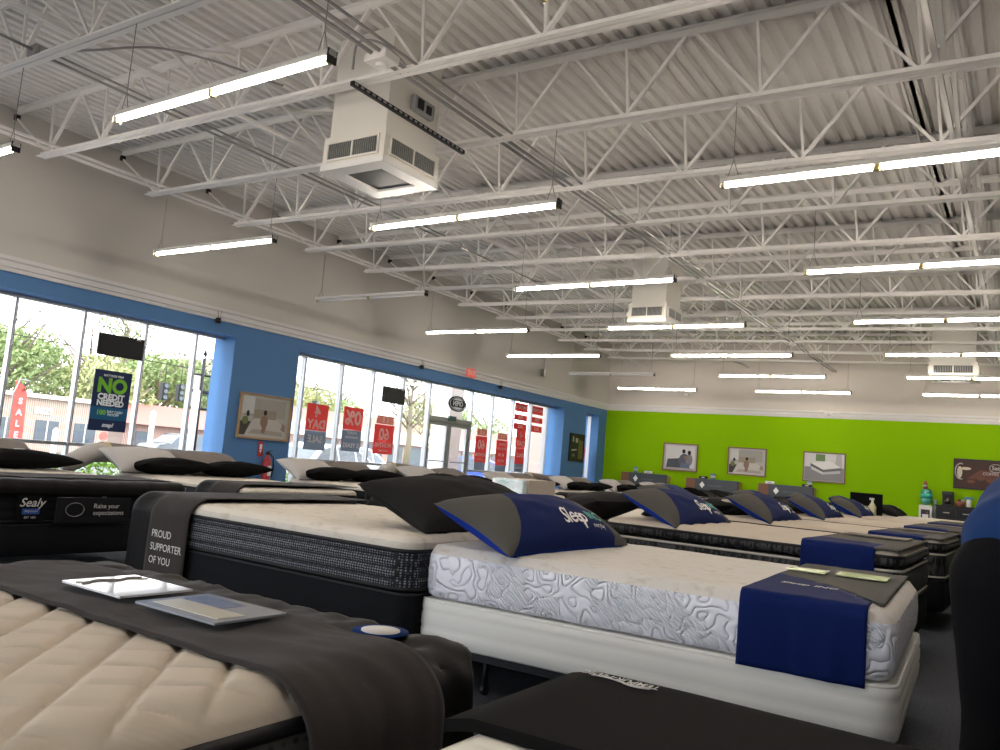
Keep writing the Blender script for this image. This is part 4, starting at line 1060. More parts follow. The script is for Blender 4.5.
# ================================================================== framed pictures (flat prints in real frames)
Pc = lambda n, c: mat('print_'+n, c, .45)
def picture(label, loc, rotz, w, h, shapes, framem, bg, cat='picture'):
    """local x along the wall, z up, y = 0 at the wall, facing -y"""
    t = thing('framed_picture', label, cat, loc, rotz)
    m = MB(); m.box(-w/2+.02, w/2-.02, -.022, -.002, .02, h-.02); m.build('backing', bg, t)
    m = MB()
    for (a, b, c, d_) in ((-w/2, w/2, 0, .03), (-w/2, w/2, h-.03, h), (-w/2, -w/2+.03, .03, h-.03), (w/2-.03, w/2, .03, h-.03)): m.box(a, b, -.045, -.001, c, d_)
    m.build('frame_border', framem, t)
    grp = {}
    for i, (nm, col, poly) in enumerate(shapes):
        m = MB(); m.quad([(x*w, -.0225-.0004*(i+1), z*h) for x, z in poly]); 
        m.build('print_area', Pc(nm, col), t)
    return t
def ell(cx, cz, a, b, n=14): return [(cx+a*cos(2*pi*i/n), cz+b*sin(2*pi*i/n)) for i in range(n)]
M_pbg = Pc('wall', (.42, .41, .38))
bed_scene = [('panel', (.34,.33,.30), [(-.4,.5),(.4,.5),(.4,.9),(-.4,.9)]), ('window', (.55,.56,.55), [(-.44,.55),(-.22,.55),(-.22,.93),(-.44,.93)]), ('board', (.30,.26,.20), [(-.22,.42),(.22,.42),(.22,.66),(-.22,.66)]),
    ('sheet', (.50,.48,.44), [(-.38,.06),(.42,.06),(.42,.3),(.25,.46),(-.2,.46)]), ('cover', (.36,.33,.30), [(-.3,.12),(.4,.1),(.36,.2),(-.2,.22)]),
    ('stand', (.05,.045,.04), [(-.46,.08),(-.36,.08),(-.26,.38),(-.46,.38)]), ('plant', (.14,.18,.06), ell(-.37,.40,.06,.09)), ('bloom', (.02,.02,.02), ell(-.33,.55,.03,.07)),
    ('skin', (.25,.16,.12), ell(-.01,.40,.075,.14)), ('hair', (.02,.015,.012), ell(0,.60,.035,.06)), ('skin', (.25,.16,.12), [(-.05,.15),(.02,.14),(.05,.34),(-.04,.34)]), ('mat', (.30,.22,.18), [(.33,.25),(.42,.2),(.42,.35),(.36,.4)])]
family = [('haze', (.60,.60,.60), [(-.42,.1),(.42,.1),(.42,.92),(-.42,.92)]), ('sofa', (.07,.08,.10), [(-.40,.1),(.1,.1),(.1,.48),(-.36,.42)]), ('coat', (.10,.11,.15), ell(.12,.38,.16,.26)), ('shirt', (.22,.20,.22), ell(.26,.42,.10,.22)),
    ('hair', (.03,.02,.02), ell(.1,.72,.05,.08)), ('hair', (.03,.02,.02), ell(.26,.68,.05,.08)), ('skin', (.25,.16,.12), ell(.17,.5,.07,.05)), ('jeans', (.12,.15,.22), [(.0,.1),(.3,.1),(.26,.3),(.04,.3)]), ('floorp', (.35,.34,.33), [(-.42,.04),(.42,.04),(.42,.12),(-.42,.12)])]
matpic = [('haze', (.60,.60,.60), [(-.46,.5),(.46,.5),(.46,.95),(-.46,.95)]), ('green', (.12,.20,.08), [(-.2,.7),(.02,.7),(.02,.93),(-.2,.93)]), ('curtain', (.42,.41,.40), [(.25,.5),(.42,.5),(.4,.95),(.28,.95)]), ('rug', (.22,.22,.23), [(-.46,.05),(.46,.05),(.46,.5),(-.46,.5)]),
    ('top', (.70,.70,.70), [(-.32,.62),(-.02,.42),(.40,.52),(.12,.72)]), ('edge', (.10,.10,.11), [(-.32,.62),(-.02,.42),(-.02,.34),(-.32,.52)]), ('edge2', (.14,.14,.15), [(-.02,.42),(.40,.52),(.40,.42),(-.02,.34)]), ('base', (.55,.55,.55), [(-.30,.52),(-.02,.34),(-.02,.26),(-.30,.42)]), ('base2', (.45,.45,.46), [(-.02,.34),(.38,.42),(.38,.33),(-.02,.26)])]
dark_scene = [('wood', (.03,.028,.02), [(-.46,.05),(.46,.05),(.46,.95),(-.46,.95)]), ('glow', (.45,.42,.34), [(-.3,.7),(-.22,.7),(-.22,.88),(-.3,.88)]), ('glow', (.45,.42,.34), [(-.1,.68),(.06,.68),(.06,.84),(-.1,.84)]), ('olive', (.16,.15,.05), [(.12,.1),(.42,.1),(.42,.75),(.12,.8)]), ('sheet', (.5,.48,.44), [(-.36,.36),(.0,.40),(.0,.46),(-.36,.42)]), ('grey', (.2,.2,.18), ell(-.2,.22,.1,.06))]
Rl = -pi/2      # on the window wall, facing the room: local -y -> +x
Rl = pi/2
picture('wood-framed picture of a person on a bed, on the blue wall between windows', (WX+.002, 9.76, .06+H), Rl, 1.16, .80, bed_scene, M_woodl, M_pbg)
picture('dark picture on the blue wall beside the corner window', (WX+.002, 21.74, .24+H), Rl, .92, .84, dark_scene, M_dark, Pc('darkbg', (.03,.028,.02)))
picture('picture of a couple, leftmost on the green wall', (-8.93, FY-.002, .22+H), 0, 1.10, .84, family, M_wood, M_pbg)
picture('picture of a person on a bed, middle one on the green wall', (-6.90, FY-.002, .24+H), 0, 1.12, .81, bed_scene, M_wood, M_pbg)
picture('picture of a white mattress, third from left on the green wall', (-4.77, FY-.002, .22+H), 0, 1.12, .83, matpic, M_wood, M_pbg)
beans = [('bean', (.16,.05,.025), ell(-.30+.085*i+.02*((i*7) % 3), .26+.055*((i*5) % 3), .045, .06, 10)) for i in range(9)]
coffee = [('umber', (.05,.018,.012), [(-.49,.02),(.49,.02),(.49,.98),(-.49,.98)]), ('russet', (.13,.045,.03), [(-.35,.35),(.45,.32),(.45,.62),(-.2,.66)])]+beans+[('cream', (.62,.55,.45), ell(-.43,.55,.03,.2)), ('cream', (.62,.55,.45), ell(-.36,.68,.06,.05))]
t = picture('brown coffee-bean poster on the green wall at right', (-.66, FY-.002, .34+H), 0, 1.96, .76, coffee, M_dark, Pc('umber', (.05,.018,.012)), 'poster')
rr_ = [(.24*cos(a)*(1 if abs(cos(a)) < .8 else .92)*.6, .16*sin(a)*.62) for a in [2*pi*i/28 for i in range(28)]]
m = MB(); m.tube([(x-.06, -.035, .56+z) for x, z in rr_]+[(rr_[0][0]-.06, -.035, .56)], .008, 6, cap=False); m.build('logo_ring', M_ppale, t)
text_mesh('Set', .14, lambda x, y: (x-.06, -.032, .56+y), M_ppale, 'logo_text', t, bold=.003)
text_mesh('COFFEE & TEA', .10, lambda x, y: (x-.02, -.032, .41+y), M_ppale, 'logo_text', t, bold=.001)
m = MB(); m.tube([(-.82+.12*cos(a), -.034, .44+.2*sin(a)) for a in [1.2+.35*i for i in range(12)]], .018, 6); m.build('white_flourish', M_ppale, t)
# fire extinguisher under its sign
t = thing('fire_extinguisher', 'red fire extinguisher on the blue wall under the wood-framed picture', 'fire extinguisher', (WX+.10, 9.86, -.72+H))
m = MB(); m.lathe([(.03, 0), (.075, .01), (.08, .04), (.08, .38), (.06, .45), (.03, .48), (.025, .52)], n=18); m.build('cylinder', mat('ext_red', (.45,.02,.02), .35, spec=.6), t)
m = MB(); m.box(-.02, .02, -.03, .03, .52, .57, bev=.005); m.tube([(0, -.02, .57), (0, .10, .60)], .008, 6); m.tube([(0, -.02, .55), (0, .10, .54)], .008, 6); m.build('valve_handle', M_dark, t)
m = MB(); m.tube([(.02, .02, .54), (.04, .10, .48), (.04, .12, .3), (.03, .10, .12)], .012, 8); m.build('hose', M_dark, t)
m = MB(); m.box(.079, .084, -.04, .04, .15, .33); m.build('paper_tag', M_white, t)
t = thing('extinguisher_sign', 'narrow red extinguisher sign on the blue wall below the picture', 'sign', (WX+.004, 9.76, -.24+H))
m = MB(); m.box(0, .006, -.06, .06, 0, .27); m.build('sign_sheet', MATS['ext_red'], t)
m = MB(); m.box(.0062, .007, -.03, .03, .13, .22); m.quad([(.0072, -.03, .12), (.0072, .03, .12), (.0072, 0, .05)]); m.build('sign_arrow', M_white, t)

# ================================================================== headboards on the green wall
for k, (x0, x1, top) in enumerate(((-10.72, -9.20, 1.17), (-8.60, -7.02, 1.15), (-6.47, -4.95, 1.16))):
    w = ('leftmost', 'middle', 'rightmost')[k]; cx = (x0+x1)/2; hw = (x1-x0)/2
    t = thing('headboard', '%s brown and grey headboard against the green wall' % w, 'headboard', (cx, FY-.20, 0))
    m = MB(); m.box(-hw, -hw+.34, -.10, .18, 0, top, bev=.008); m.build('side_column', M_wood, t)
    m = MB(); m.box(hw-.10, hw, -.10, .18, 0, top-.02, bev=.008); m.build('side_column', M_woodl, t)
    m = MB(); m.box(-hw+.34, hw-.10, .0, .18, 0, top-.02); m.build('back_panel', M_hbup, t)
    m = MB(); m.box(-hw+.30, hw, -.16, -.101, top-.34, top, bev=.012); m.build('top_panel', M_hbgrey, t)
    for s in (0, 1):
        a = -hw+.37+s*.53; m = MB(); m.box(a, a+.50, -.09, -.002, .45, top-.38, bev=.03); m.build('cushion_panel', M_hbup, t)
    m = MB(); m.quad([(-hw+.52, -.164, top-.28), (-hw+.60, -.164, top-.18), (-hw+.52, -.164, top-.08), (-hw+.44, -.164, top-.18)]); m.build('diamond_emblem', M_white, t)
    text_mesh('sleep better', .085, lambda x, y: (x-hw+.70, -.163, top-.18+y), mat('print_greyblue', (.14,.17,.21), .5), 'printed_words', t, align='LEFT')
    a_ = 'on the %s headboard' % w
    tt = thing('glass_tumbler', 'blue glass tumbler standing ' + a_, 'tumbler', (cx+(-hw+.45 if k == 0 else .0 if k == 1 else .62), FY-.22, top+.0))
    m = MB(); m.lathe([(.055, 0), (.06, .01), (.075, .17), (.07, .17), (.055, .02)], n=16); m.build('glass_body', mat('tumbler_blue', (.10,.25,.33), .15, spec=.8), tt)
    m = MB(); m.lathe([(.062, .04), (.066, .04), (.072, .12), (.068, .12)], n=16); m.build('pale_band', M_ppale, tt)
    tt = thing('boxed_item', '%s lying %s' % (('small white box', 'small black box', 'small white box')[k], a_), 'box', (cx+(.12, -.28, -.45)[k], FY-.24, top))
    m = MB(); m.box(-.12, .12, -.05, .05, 0, .075, bev=.02); m.build('box_body', (M_white, M_dark, M_white)[k], tt)
    m = MB(); m.box(-.05, .05, -.052, -.05, .02, .055); m.build('box_label', M_silver, tt)
    zz = .36; cyb = FY-.42-1.02
    w2 = 'bed in front of the %s headboard' % w
    bed_frame('black bed frame under the ' + w2, cx+.1, cyb, .17, -pi/2, group='bed frames by the green wall')
    box_spring('black', 'black box spring under the ' + w2, cx+.1, cyb, .17, -pi/2, T=.20, group='black box springs by the green wall')
    mattress('black', 'dark mattress of the ' + w2, cx+.1, cyb, .37, -pi/2, T=.26, group='mattresses by the green wall')
    for q in (-1, 1):
        pillow('black' if q < 0 else 'char', '%s dark pillow on the %s' % (('left' if q < 0 else 'right'), w2), (cx+.1+q*.38, cyb+.72, .63+.09), (radians(18), 0, pi/2), .22, .36, .10, group='dark pillows by the green wall')
t = thing('boxed_item', 'small black box lying on the right end of the rightmost headboard', 'box', (-5.15, FY-.24, 1.16)); m = MB(); m.box(-.13, .13, -.05, .05, 0, .07, bev=.015); m.build('box_body', M_dark, t)
m = MB(); m.box(-.05, .05, -.052, -.05, .02, .05); m.build('box_label', M_silver, t)

# ================================================================== water cooler and coffee table
t = thing('water_cooler', 'white water cooler standing against the green wall', 'water cooler', (-2.22, FY-.25, 0))
m = MB(); m.box(-.15, .15, -.15, .15, 0, .95, bev=.02); m.build('cabinet', M_fix, t)
m = MB(); m.box(-.10, .10, -.156, -.15, .58, .84); m.build('tap_recess', M_grille, t)
for s in (-1, 1): m = MB(); m.tube([(s*.045, -.155, .78), (s*.045, -.19, .78), (s*.045, -.19, .74)], .012, 8); m.build('tap', M_royal if s < 0 else MATS['ext_red'], t)
m = MB(); m.box(-.09, .09, -.19, -.15, .57, .59); m.build('drip_tray', M_dark, t)
m = MB(); m.box(-.07, .07, -.158, -.156, .62, .72); m.build('notice', M_white, t)
t2 = thing('water_bottle', 'green-blue water bottle upturned on the water cooler', 'bottle', (-2.22, FY-.25, .95))
m = MB(); m.lathe([(.05, .0), (.05, .03), (.13, .07), (.135, .12), (.125, .15), (.135, .18), (.135, .30), (.125, .33), (.13, .36), (.10, .40), (.05, .41)], n=22)
m.build('bottle_body', mat('bottle_green', (.06,.33,.26), .1, spec=.9), t2)
m = MB(); m.lathe([(.137, .19), (.138, .19), (.138, .29), (.137, .29)], n=22); m.build('bottle_label', M_tealp, t2)
t3 = thing('red_canister', 'small red and cream canister on top of the water bottle', 'canister', (-2.25, FY-.25, 1.362))
m = MB(); m.lathe([(.05, 0), (.055, .01), (.05, .13), (.03, .17), (.03, .21)], n=14); m.build('canister_body', mat('canister_red', (.30,.08,.05), .5), t3)
m = MB(); m.lathe([(.056, .04), (.057, .04), (.053, .10), (.052, .10)], n=14); m.build('cream_label', M_ppale, t3)
t = thing('side_cabinet', 'low black cabinet with coffee things at the green wall', 'cabinet', (-1.53, FY-.30, 0))
m = MB(); m.box(-.44, .44, -.24, .24, 0, .96, bev=.008); m.build('carcass', M_dark, t)
m = MB(); m.box(-.47, .47, -.26, .26, .96, .99, bev=.006); m.build('top_board', M_frame, t)
for s in (-1, 1):
    m = MB(); a, b = sorted((s*.01, s*.42)); m.box(a, b, -.255, -.241, .06, .66, bev=.004); dd = m.build('cabinet_door', M_frame, t)
    m = MB(); m.box(s*.05-.01, s*.05+.01, -.27, -.256, .3, .45); m.build('door_handle', M_silver, dd)
    m = MB(); m.box(a, b, -.255, -.241, .70, .92, bev=.004); dd = m.build('drawer', M_frame, t)
    m = MB(); m.box((a+b)/2-.07, (a+b)/2+.07, -.27, -.256, .80, .82); m.build('drawer_pull', M_silver, dd)
t = thing('coffee_maker', 'black coffee maker on the low black cabinet', 'coffee maker', (-1.73, FY-.30, .99))
m = MB(); m.box(-.13, .13, -.12, .12, 0, .03, bev=.005); m.box(-.13, .13, .02, .12, .03, .34, bev=.01); m.box(-.13, .13, -.12, .12, .25, .35, bev=.015); m.build('machine_body', M_dark, t)
m = MB(); m.lathe([(.05, .035), (.075, .06), (.078, .13), (.05, .19), (.045, .21)], 0, -.05, 18); m.build('carafe', mat('carafe_glass', (.03,.025,.02), .05, spec=.9), t)
t = thing('snack_basket', 'small reddish basket of sachets on the low black cabinet', 'basket', (-1.46, FY-.32, .99))
m = MB(); m.lathe([(.09, 0), (.10, .01), (.125, .12), (.115, .12), (.095, .02)], n=18); m.build('basket_body', mat('basket_red', (.28,.10,.06), .7), t)
for i in range(7):
    a = i*.9; m = MB(); m.box(-.03, .03, -.004, .004, 0, .10); m.build('sachet', (M_ppale, MATS['canister_red'], M_taupe if False else M_ptaupe)[i % 3], t, (.05*cos(a), .05*sin(a), .08), (.2*sin(a), .3*cos(a), a))
t = thing('blue_lid_jar', 'white jar with blue lid on the low black cabinet', 'jar', (-1.27, FY-.32, .99))
m = MB(); m.lathe([(.05, 0), (.055, .01), (.055, .16), (.045, .19)], n=16); m.build('jar_body', M_white, t)
m = MB(); m.box(-.10, .10, -.06, .06, .191, .25, bev=.01); m.build('jar_lid', mat('lid_blue', (.08,.20,.30), .5), t)
t = thing('paper_cup_tower', 'clear sleeve of paper cups beside the low black cabinet', 'cup sleeve', (-2.03, FY-.10, .0))
m = MB(); m.box(-.02, .02, -.02, .02, 0, .6); m.build('stand_post', M_dark, t)
m = MB(); m.lathe([(.04, .6), (.045, .62), (.045, 1.10), (.03, 1.12)], n=14); m.build('cup_sleeve', mat('sleeve_clear', (.25,.38,.33), .2, spec=.7), t)

# ================================================================== the bending shopper
def skin_body(name, joints, edges, m_, parent, root, sub=2):
    me = bpy.data.meshes.new(name); me.from_pydata([j[:3] for j in joints], edges, []); me.materials.append(m_)
    o = link(name, me, parent)
    md = o.modifiers.new('skin', 'SKIN'); md.use_smooth_shade = True
    for i, sv in enumerate(me.skin_vertices[0].data):
        r = joints[i][3]; sv.radius = (r, r) if not isinstance(r, tuple) else r; sv.use_root = (i == root)
    ms = o.modifiers.new('sub', 'SUBSURF'); ms.levels = sub; ms.render_levels = sub
    return o
t = thing('person', 'person in blue shirt and black trousers bending forward at the right edge', 'person', (.045, 2.76, 0))
M_skin = mat('skin', (.42, .26, .19), .6); M_trou = mat('trouser_black', (.006, .006, .007), .9, spec=.05); M_shirt = mat('shirt_blue', (.012, .035, .115), .85, spec=.1, bump=('noise', 30, .15)); M_hair = mat('hair_ash', (.30, .25, .18), .7, bump=('noise', 120, .5))
# joints relative to the person's base: trunk pitched forward over the hips (toward +y and +x)
J = [(0.02,-.02,.92,.14), (.04,.10,1.0,.145), (.08,.28,1.07,.13), (.11,.42,1.09,.12), (.13,.52,1.07,.055), (.14,.58,1.06,.05)]   # 0 pelvis .. 5 neck top
J += [(-.09,-.02,.86,.105), (-.12,.03,.50,.062), (-.13,-.03,.12,.042), (-.13,.10,.05,.038), (-.13,.17,.035,.028)]               # 6-10 left leg
J += [(.13,.0,.86,.105), (.15,.05,.50,.062), (.16,.0,.12,.042), (.17,.13,.05,.038), (.18,.2,.035,.028)]                        # 11-15 right leg
J += [(-.05,.44,1.08,.055), (-.06,.56,.82,.042), (0,.74,.66,.030), (.01,.80,.64,.032)]                                         # 16-19 left arm
J += [(.27,.42,1.08,.055), (.30,.56,.82,.042), (.28,.74,.66,.030), (.27,.80,.64,.032)]                                         # 20-23 right arm
E = [(0,1),(1,2),(2,3),(3,4),(4,5),(0,6),(6,7),(7,8),(8,9),(9,10),(0,11),(11,12),(12,13),(13,14),(14,15),(3,16),(16,17),(17,18),(18,19),(3,20),(20,21),(21,22),(22,23)]
def blended(name, strands, m_, parent, vox=.016, it=6):
    """one continuous surface: overlapping tapered strands fused by a remesh"""
    m = MB()
    for pts in strands:
        P = smooth([p[:3] for p in pts], 4); rr = []
        for i in range(len(pts)-1):
            for k in range(4): rr.append(pts[i][3]+(pts[i+1][3]-pts[i][3])*k/4)
        rr.append(pts[-1][3])
        d0 = (P[0]-P[1]).normalized(); d1 = (P[-1]-P[-2]).normalized()
        P = [P[0]+d0*rr[0]*.8, P[0]+d0*rr[0]*.5]+P+[P[-1]+d1*rr[-1]*.5, P[-1]+d1*rr[-1]*.8]; rr = [rr[0]*.4, rr[0]*.8]+rr+[rr[-1]*.8, rr[-1]*.4]
        m.tube(P, rr, 16)
    o = m.build(name, m_, parent)
    md = o.modifiers.new('remesh', 'REMESH'); md.mode = 'VOXEL'; md.voxel_size = vox; md.use_smooth_shade = True
    ms = o.modifiers.new('smooth', 'SMOOTH'); ms.factor = .5; ms.iterations = it
    return o
def st(*ids): return [J[i] for i in ids]
blended('body', [st(0, 1, 2, 3, 4, 5), [(.0,-.02,.88,.11)]+st(6, 7, 8), [(.0,.0,.88,.11)]+st(11, 12, 13), [J[8], J[9], J[10]], [J[13], J[14], J[15]], [J[3]]+st(16, 17, 18, 19), [J[3]]+st(20, 21, 22, 23)], M_skin, t, .014, 4)
blended('trousers', [[(-.06,-.04,.93,.14), (-.09,-.05,.88,.155), (-.11,.0,.68,.115), (-.12,.03,.50,.088), (-.13,-.01,.30,.080), (-.13,-.02,.10,.072)], [(.10,-.04,.93,.14), (.12,-.03,.88,.155), (.14,.02,.68,.115), (.15,.05,.50,.088), (.155,.02,.30,.080), (.16,.01,.10,.072)],
    [(-.07,-.03,.90,.15), (.11,-.03,.90,.15)], [(-.06,.02,.93,.14), (.10,.02,.93,.14)]], M_trou, t)
blended('shirt', [[(-.06,-.02,.985,.16), (-.05,.08,1.02,.15), (-.04,.22,1.075,.145), (.0,.38,1.10,.13), (.04,.48,1.09,.09)], [(.12,-.02,.985,.16), (.12,.08,1.02,.15), (.14,.22,1.075,.145), (.18,.38,1.10,.13), (.18,.48,1.09,.09)], [(-.06,-.01,.99,.16), (.12,-.01,.99,.16)], [(-.05,.3,1.09,.13), (.2,.3,1.09,.13)],
    [(.02,.40,1.10,.09), (-.05,.46,1.06,.08), (-.06,.54,.88,.065)], [(.20,.40,1.10,.09), (.27,.46,1.06,.08), (.30,.54,.88,.065)]], M_shirt, t)
m = MB()
def headf(a, b):
    th = 2*pi*a; ph = pi*b; x = sin(ph)*cos(th); y = sin(ph)*sin(th); z = cos(ph)
    r = 1+.10*max(0, -z)*max(0, y) - .05*abs(x)
    return (.145+.075*x*r, .66+.095*y*r, 1.055+.115*z*r)
m.grid(headf, 24, 16); h_ = m.build('head', M_skin, t)
m = MB()
def hairf(a, b):
    th = 2*pi*a; ph = pi*b; x = sin(ph)*cos(th); y = sin(ph)*sin(th); z = cos(ph)
    k = 1.14+.05*nz(x*4, y*4, z*4)
    return (.145+.078*x*k, .645+.098*y*k, 1.075+.115*z*k)
m.grid(hairf, 28, 18, filt=lambda a, b: not (.12 < a < .38 and b > .42) and b < .8); m.build('hair', M_hair, h_)
for s in (-1, 1):
    m = MB(); m.lathe([(.0, 0), (.011, .004), (.011, .012), (0, .016)], n=10); m.build('eye', M_white, h_, (.145+s*.03, .75, 1.05), (radians(-100), 0, 0))
    m = MB(); m.tube([(.145+s*.075, .64, 1.07), (.145+s*.088, .63, 1.055), (.145+s*.078, .64, 1.02)], [.008, .014, .006], 8); m.build('ear', M_skin, h_)
m = MB(); m.tube([(.145, .745, 1.06), (.145, .77, 1.03), (.145, .75, 1.02)], [.008, .014, .010], 8); m.build('nose', M_skin, h_)
m = MB(); m.tube([(.12, .738, .99), (.145, .746, .988), (.17, .738, .99)], .005, 6); m.build('mouth', mat('lip', (.35,.14,.12), .5), h_)
for (hx_, s) in ((.01, -1), (.27, 1)):
    P = Vector((hx_, .80, .64)); jj = [(*P, .032), (P.x, P.y+.05, P.z-.02, .03)]; ee = [(0, 1)]
    for f in range(4):
        b = len(jj); x = P.x+(f-1.5)*.019; l = (.028, .032, .03, .024)[f]
        jj += [(x, P.y+.075, P.z-.028, .0095), (x, P.y+.075+l, P.z-.045, .0085), (x, P.y+.075+l*1.5, P.z-.075, .0075)]; ee += [(1, b), (b, b+1), (b+1, b+2)]
    b = len(jj); jj += [(P.x-s*.035, P.y+.02, P.z-.01, .011), (P.x-s*.05, P.y+.05, P.z-.03, .009)]; ee += [(0, b), (b, b+1)]
    skin_body('hand', jj, ee, M_skin, t, 0, 1)
for s in (-.13, .17):
    m = MB(); m.box(s-.045, s+.045, -.09, .22, 0, .075, bev=.025); m.build('shoe', M_dark, t)

# ================================================================== outside
M_asph = mat('asphalt', (.16, .16, .165), .9, var=((.12,.12,.125), 3)); M_conc = mat('pavement', (.36, .35, .33), .9); M_grass = mat('verge_grass', (.12, .19, .05), .95, bump=('noise', 30, .5))
M_leaf = mat('leaf_green', (.27, .34, .14), .8, var=((.20,.27,.11), 2)); M_leafy = mat('leaf_yellow_green', (.40, .42, .19), .8, var=((.28,.32,.14), 2)); M_bark = mat('bark', (.20, .16, .13), .9, bump=('noise', 20, .6))
M_hedge = mat('hedge_leaf', (.22, .36, .05), .85, var=((.10,.20,.03), 8))
m = MB(); m.box(-150, -12.35, -60, 200, -.5, -.2); m.box(-12.35, 60, -60, BY-.4, -.5, -.2); o = m.build('ground', M_asph); struct(o, 'asphalt parking lot and road outside', 'ground')
m = MB(); m.box(-14.2, -12.3, -10, 40, -.2, -.02); tag(m.build('pavement', M_conc), 'pale concrete walk along the outside of the shop windows', 'pavement')
m = MB(); m.box(-34, -27, -20, 160, -.2, -.08); tag(m.build('grass_verge', M_grass), 'strip of grass between the parking lot and the road', 'grass')
def leaves(m, c, rad, n, size, rnd):
    for _ in range(n):
        a = rnd.uniform(0, 2*pi); b = math.acos(rnd.uniform(-1, 1)); r = rnd.uniform(.55, 1)**.5
        p = Vector((c[0]+rad[0]*r*sin(b)*cos(a), c[1]+rad[1]*r*sin(b)*sin(a), c[2]+rad[2]*r*cos(b)))
        u = Vector((rnd.uniform(-1,1), rnd.uniform(-1,1), rnd.uniform(-1,1))).normalized()*size*rnd.uniform(.6,1.3); v = u.orthogonal().normalized()*size*rnd.uniform(.4,.8)
        m.quad([p-u, p-v*.6, p+u, p+v*.6])
def tree(label, x, y, h, w, leafm, seed, n=900, sz=.28, bare=False, base=-.2):
    rnd = random.Random(seed); t = thing('tree', label, 'tree', (x, y, base))
    m = MB(); m.tube([(0, 0, 0), (.1, .05, h*.3), (0, 0, h*.6), (.05, .1, h*.85)], [w*.045, w*.035, w*.022, .02], 8)
    for i in range(16 if bare else 9):
        a = i*2.4; z0 = h*rnd.uniform(.3, .75); L = w*rnd.uniform(.3, .5)
        p1 = (cos(a)*L*.5, sin(a)*L*.5, z0+L*.45); p2 = (cos(a)*L, sin(a)*L, z0+L*.9)
        m.tube([(0, 0, z0), p1, p2], [w*.014, w*.009, w*.004], 5)
        if bare:
            for q in range(3): m.tube([p1, (p1[0]+rnd.uniform(-.5,.5)*L, p1[1]+rnd.uniform(-.5,.5)*L, p1[2]+L*rnd.uniform(.3,.8))], [w*.006, .006], 4)
    m.build('trunk', M_bark, t)
    m = MB()
    for i in range(9):
        a = rnd.uniform(0, 2*pi); r = w*.32*rnd.uniform(.2, 1)
        leaves(m, (cos(a)*r, sin(a)*r, h*rnd.uniform(.5, .88)), (w*.24, w*.24, h*.16), n//9, sz, rnd)
    m.build('crown', leafm, t)
    return t
spots = [(-52, 24, 7.0, 8.5, 0), (-56, 31.5, 7.6, 9, 1), (-50, 33, 7.0, 7.5, 0), (-58, 40.5, 7.8, 9, 1), (-50, 37.8, 6.2, 7, 0), (-54, 19, 6.8, 8, 1), (-62, 27.5, 8, 9, 0), (-48, 28.2, 5.8, 7, 1), (-56, 12, 7, 8, 0), (-64, 46, 8.4, 9, 0), (-60, 52, 7.5, 8, 1), (-75, 75, 9, 10, 0), (-70, 86, 9.5, 10, 1), (-72, 98, 9.8, 10, 0), (-66, 62, 8.2, 9, 1), (-80, 118, 10, 11, 0)]
for i, (x, y, h, w_, c) in enumerate(spots):
    tree('%s leafy tree beyond the road, %s from the left' % (('green', 'yellow-green')[c], ORD[i+1]), x, y, h, w_, (M_leaf, M_leafy)[c], 40+i, 3200, .20)
tree('tall thin-crowned pine rising above the trees in the first window', -58, 35.2, 12.5, 6, M_leaf, 91, 500, .18)
tree('tall sparse tree at the right of the first window', -64, 38.6, 12.6, 6, M_leaf, 92, 450, .18)
tree('bare young tree seen in the middle window left of the door', -30, 36.0, 7.0, 5, M_leafy, 93, 260, .12, bare=True)
tree('small bare tree seen through the left door leaf', -34, 43.8, 5.5, 5, M_leafy, 94, 300, .12, bare=True)
# clipped hedge
rnd = random.Random(5); m = MB()
for yy in range(0, 60):
    leaves(m, (0, yy*.16, .25), (.35, .16, .38), 90, .05, rnd)
o = m.build('hedge', M_hedge, None, (-15.6, 5.2, -.02)); tag(o, 'clipped bright green hedge below the first window', 'hedge', kind='stuff')
# buildings
M_brick = pattern_mat('pale_brick', (.42, .27, .21), (.5, .42, .36), 5, 'brick', .9, .2); M_brickr = pattern_mat('red_brick', (.36, .16, .12), (.45, .36, .32), 5, 'brick', .9, .2)
M_roof = mat('roof_red', (.36, .16, .13), .8); M_wdark = mat('window_dark', (.10, .12, .14), .2); M_cream2 = mat('stucco', (.70, .66, .60), .9)
t = thing('building', 'low pale brick building numbered 8021 behind the red banner', 'building', (-40, 18.5, -.2))
m = MB(); m.box(-6, 0, -5, 5.4, 0, 2.55); m.build('walls', M_brick, t)
m = MB(); m.box(-6.2, .25, -5.2, 5.6, 2.55, 2.75); m.build('roof_edge', M_cream2, t)
for i in range(5):
    m = MB(); m.box(.0, .05, -4+i*1.9, -2.9+i*1.9, .5, 1.5); ww = m.build('window', M_wdark, t); m = MB(); m.box(.05, .07, -3.48+i*1.9, -3.42+i*1.9, .5, 1.5); m.build('glazing_bar', M_cream2, ww)
text_mesh('8021', .45, lambda x, y: (.06, x+2.0, 1.95+y), M_white, 'house_number', t, bold=.02)
t = thing('building', 'low house with red pitched roof seen in the first window', 'building', (-44, 31.2, -.2))
m = MB(); m.box(-5, 0, -4, 4.6, 0, 1.8); m.build('walls', M_brickr, t)
m = MB(); m.quad([(.6, -4.6, 1.8), (.6, 5.2, 1.8), (-2.5, 4.6, 3.1), (-2.5, -4.0, 3.1)]); m.quad([(-5.6, -4.6, 1.8), (-5.6, 5.2, 1.8), (-2.5, 4.6, 3.1), (-2.5, -4.0, 3.1)]); m.quad([(.6, -4.6, 1.8), (-5.6, -4.6, 1.8), (-2.5, -4.0, 3.1)]); m.quad([(.6, 5.2, 1.8), (-5.6, 5.2, 1.8), (-2.5, 4.6, 3.1)]); m.quad([(.6, -4.6, 1.8), (.6, 5.2, 1.8), (-5.6, 5.2, 1.8), (-5.6, -4.6, 1.8)]); m.build('roof', M_roof, t)
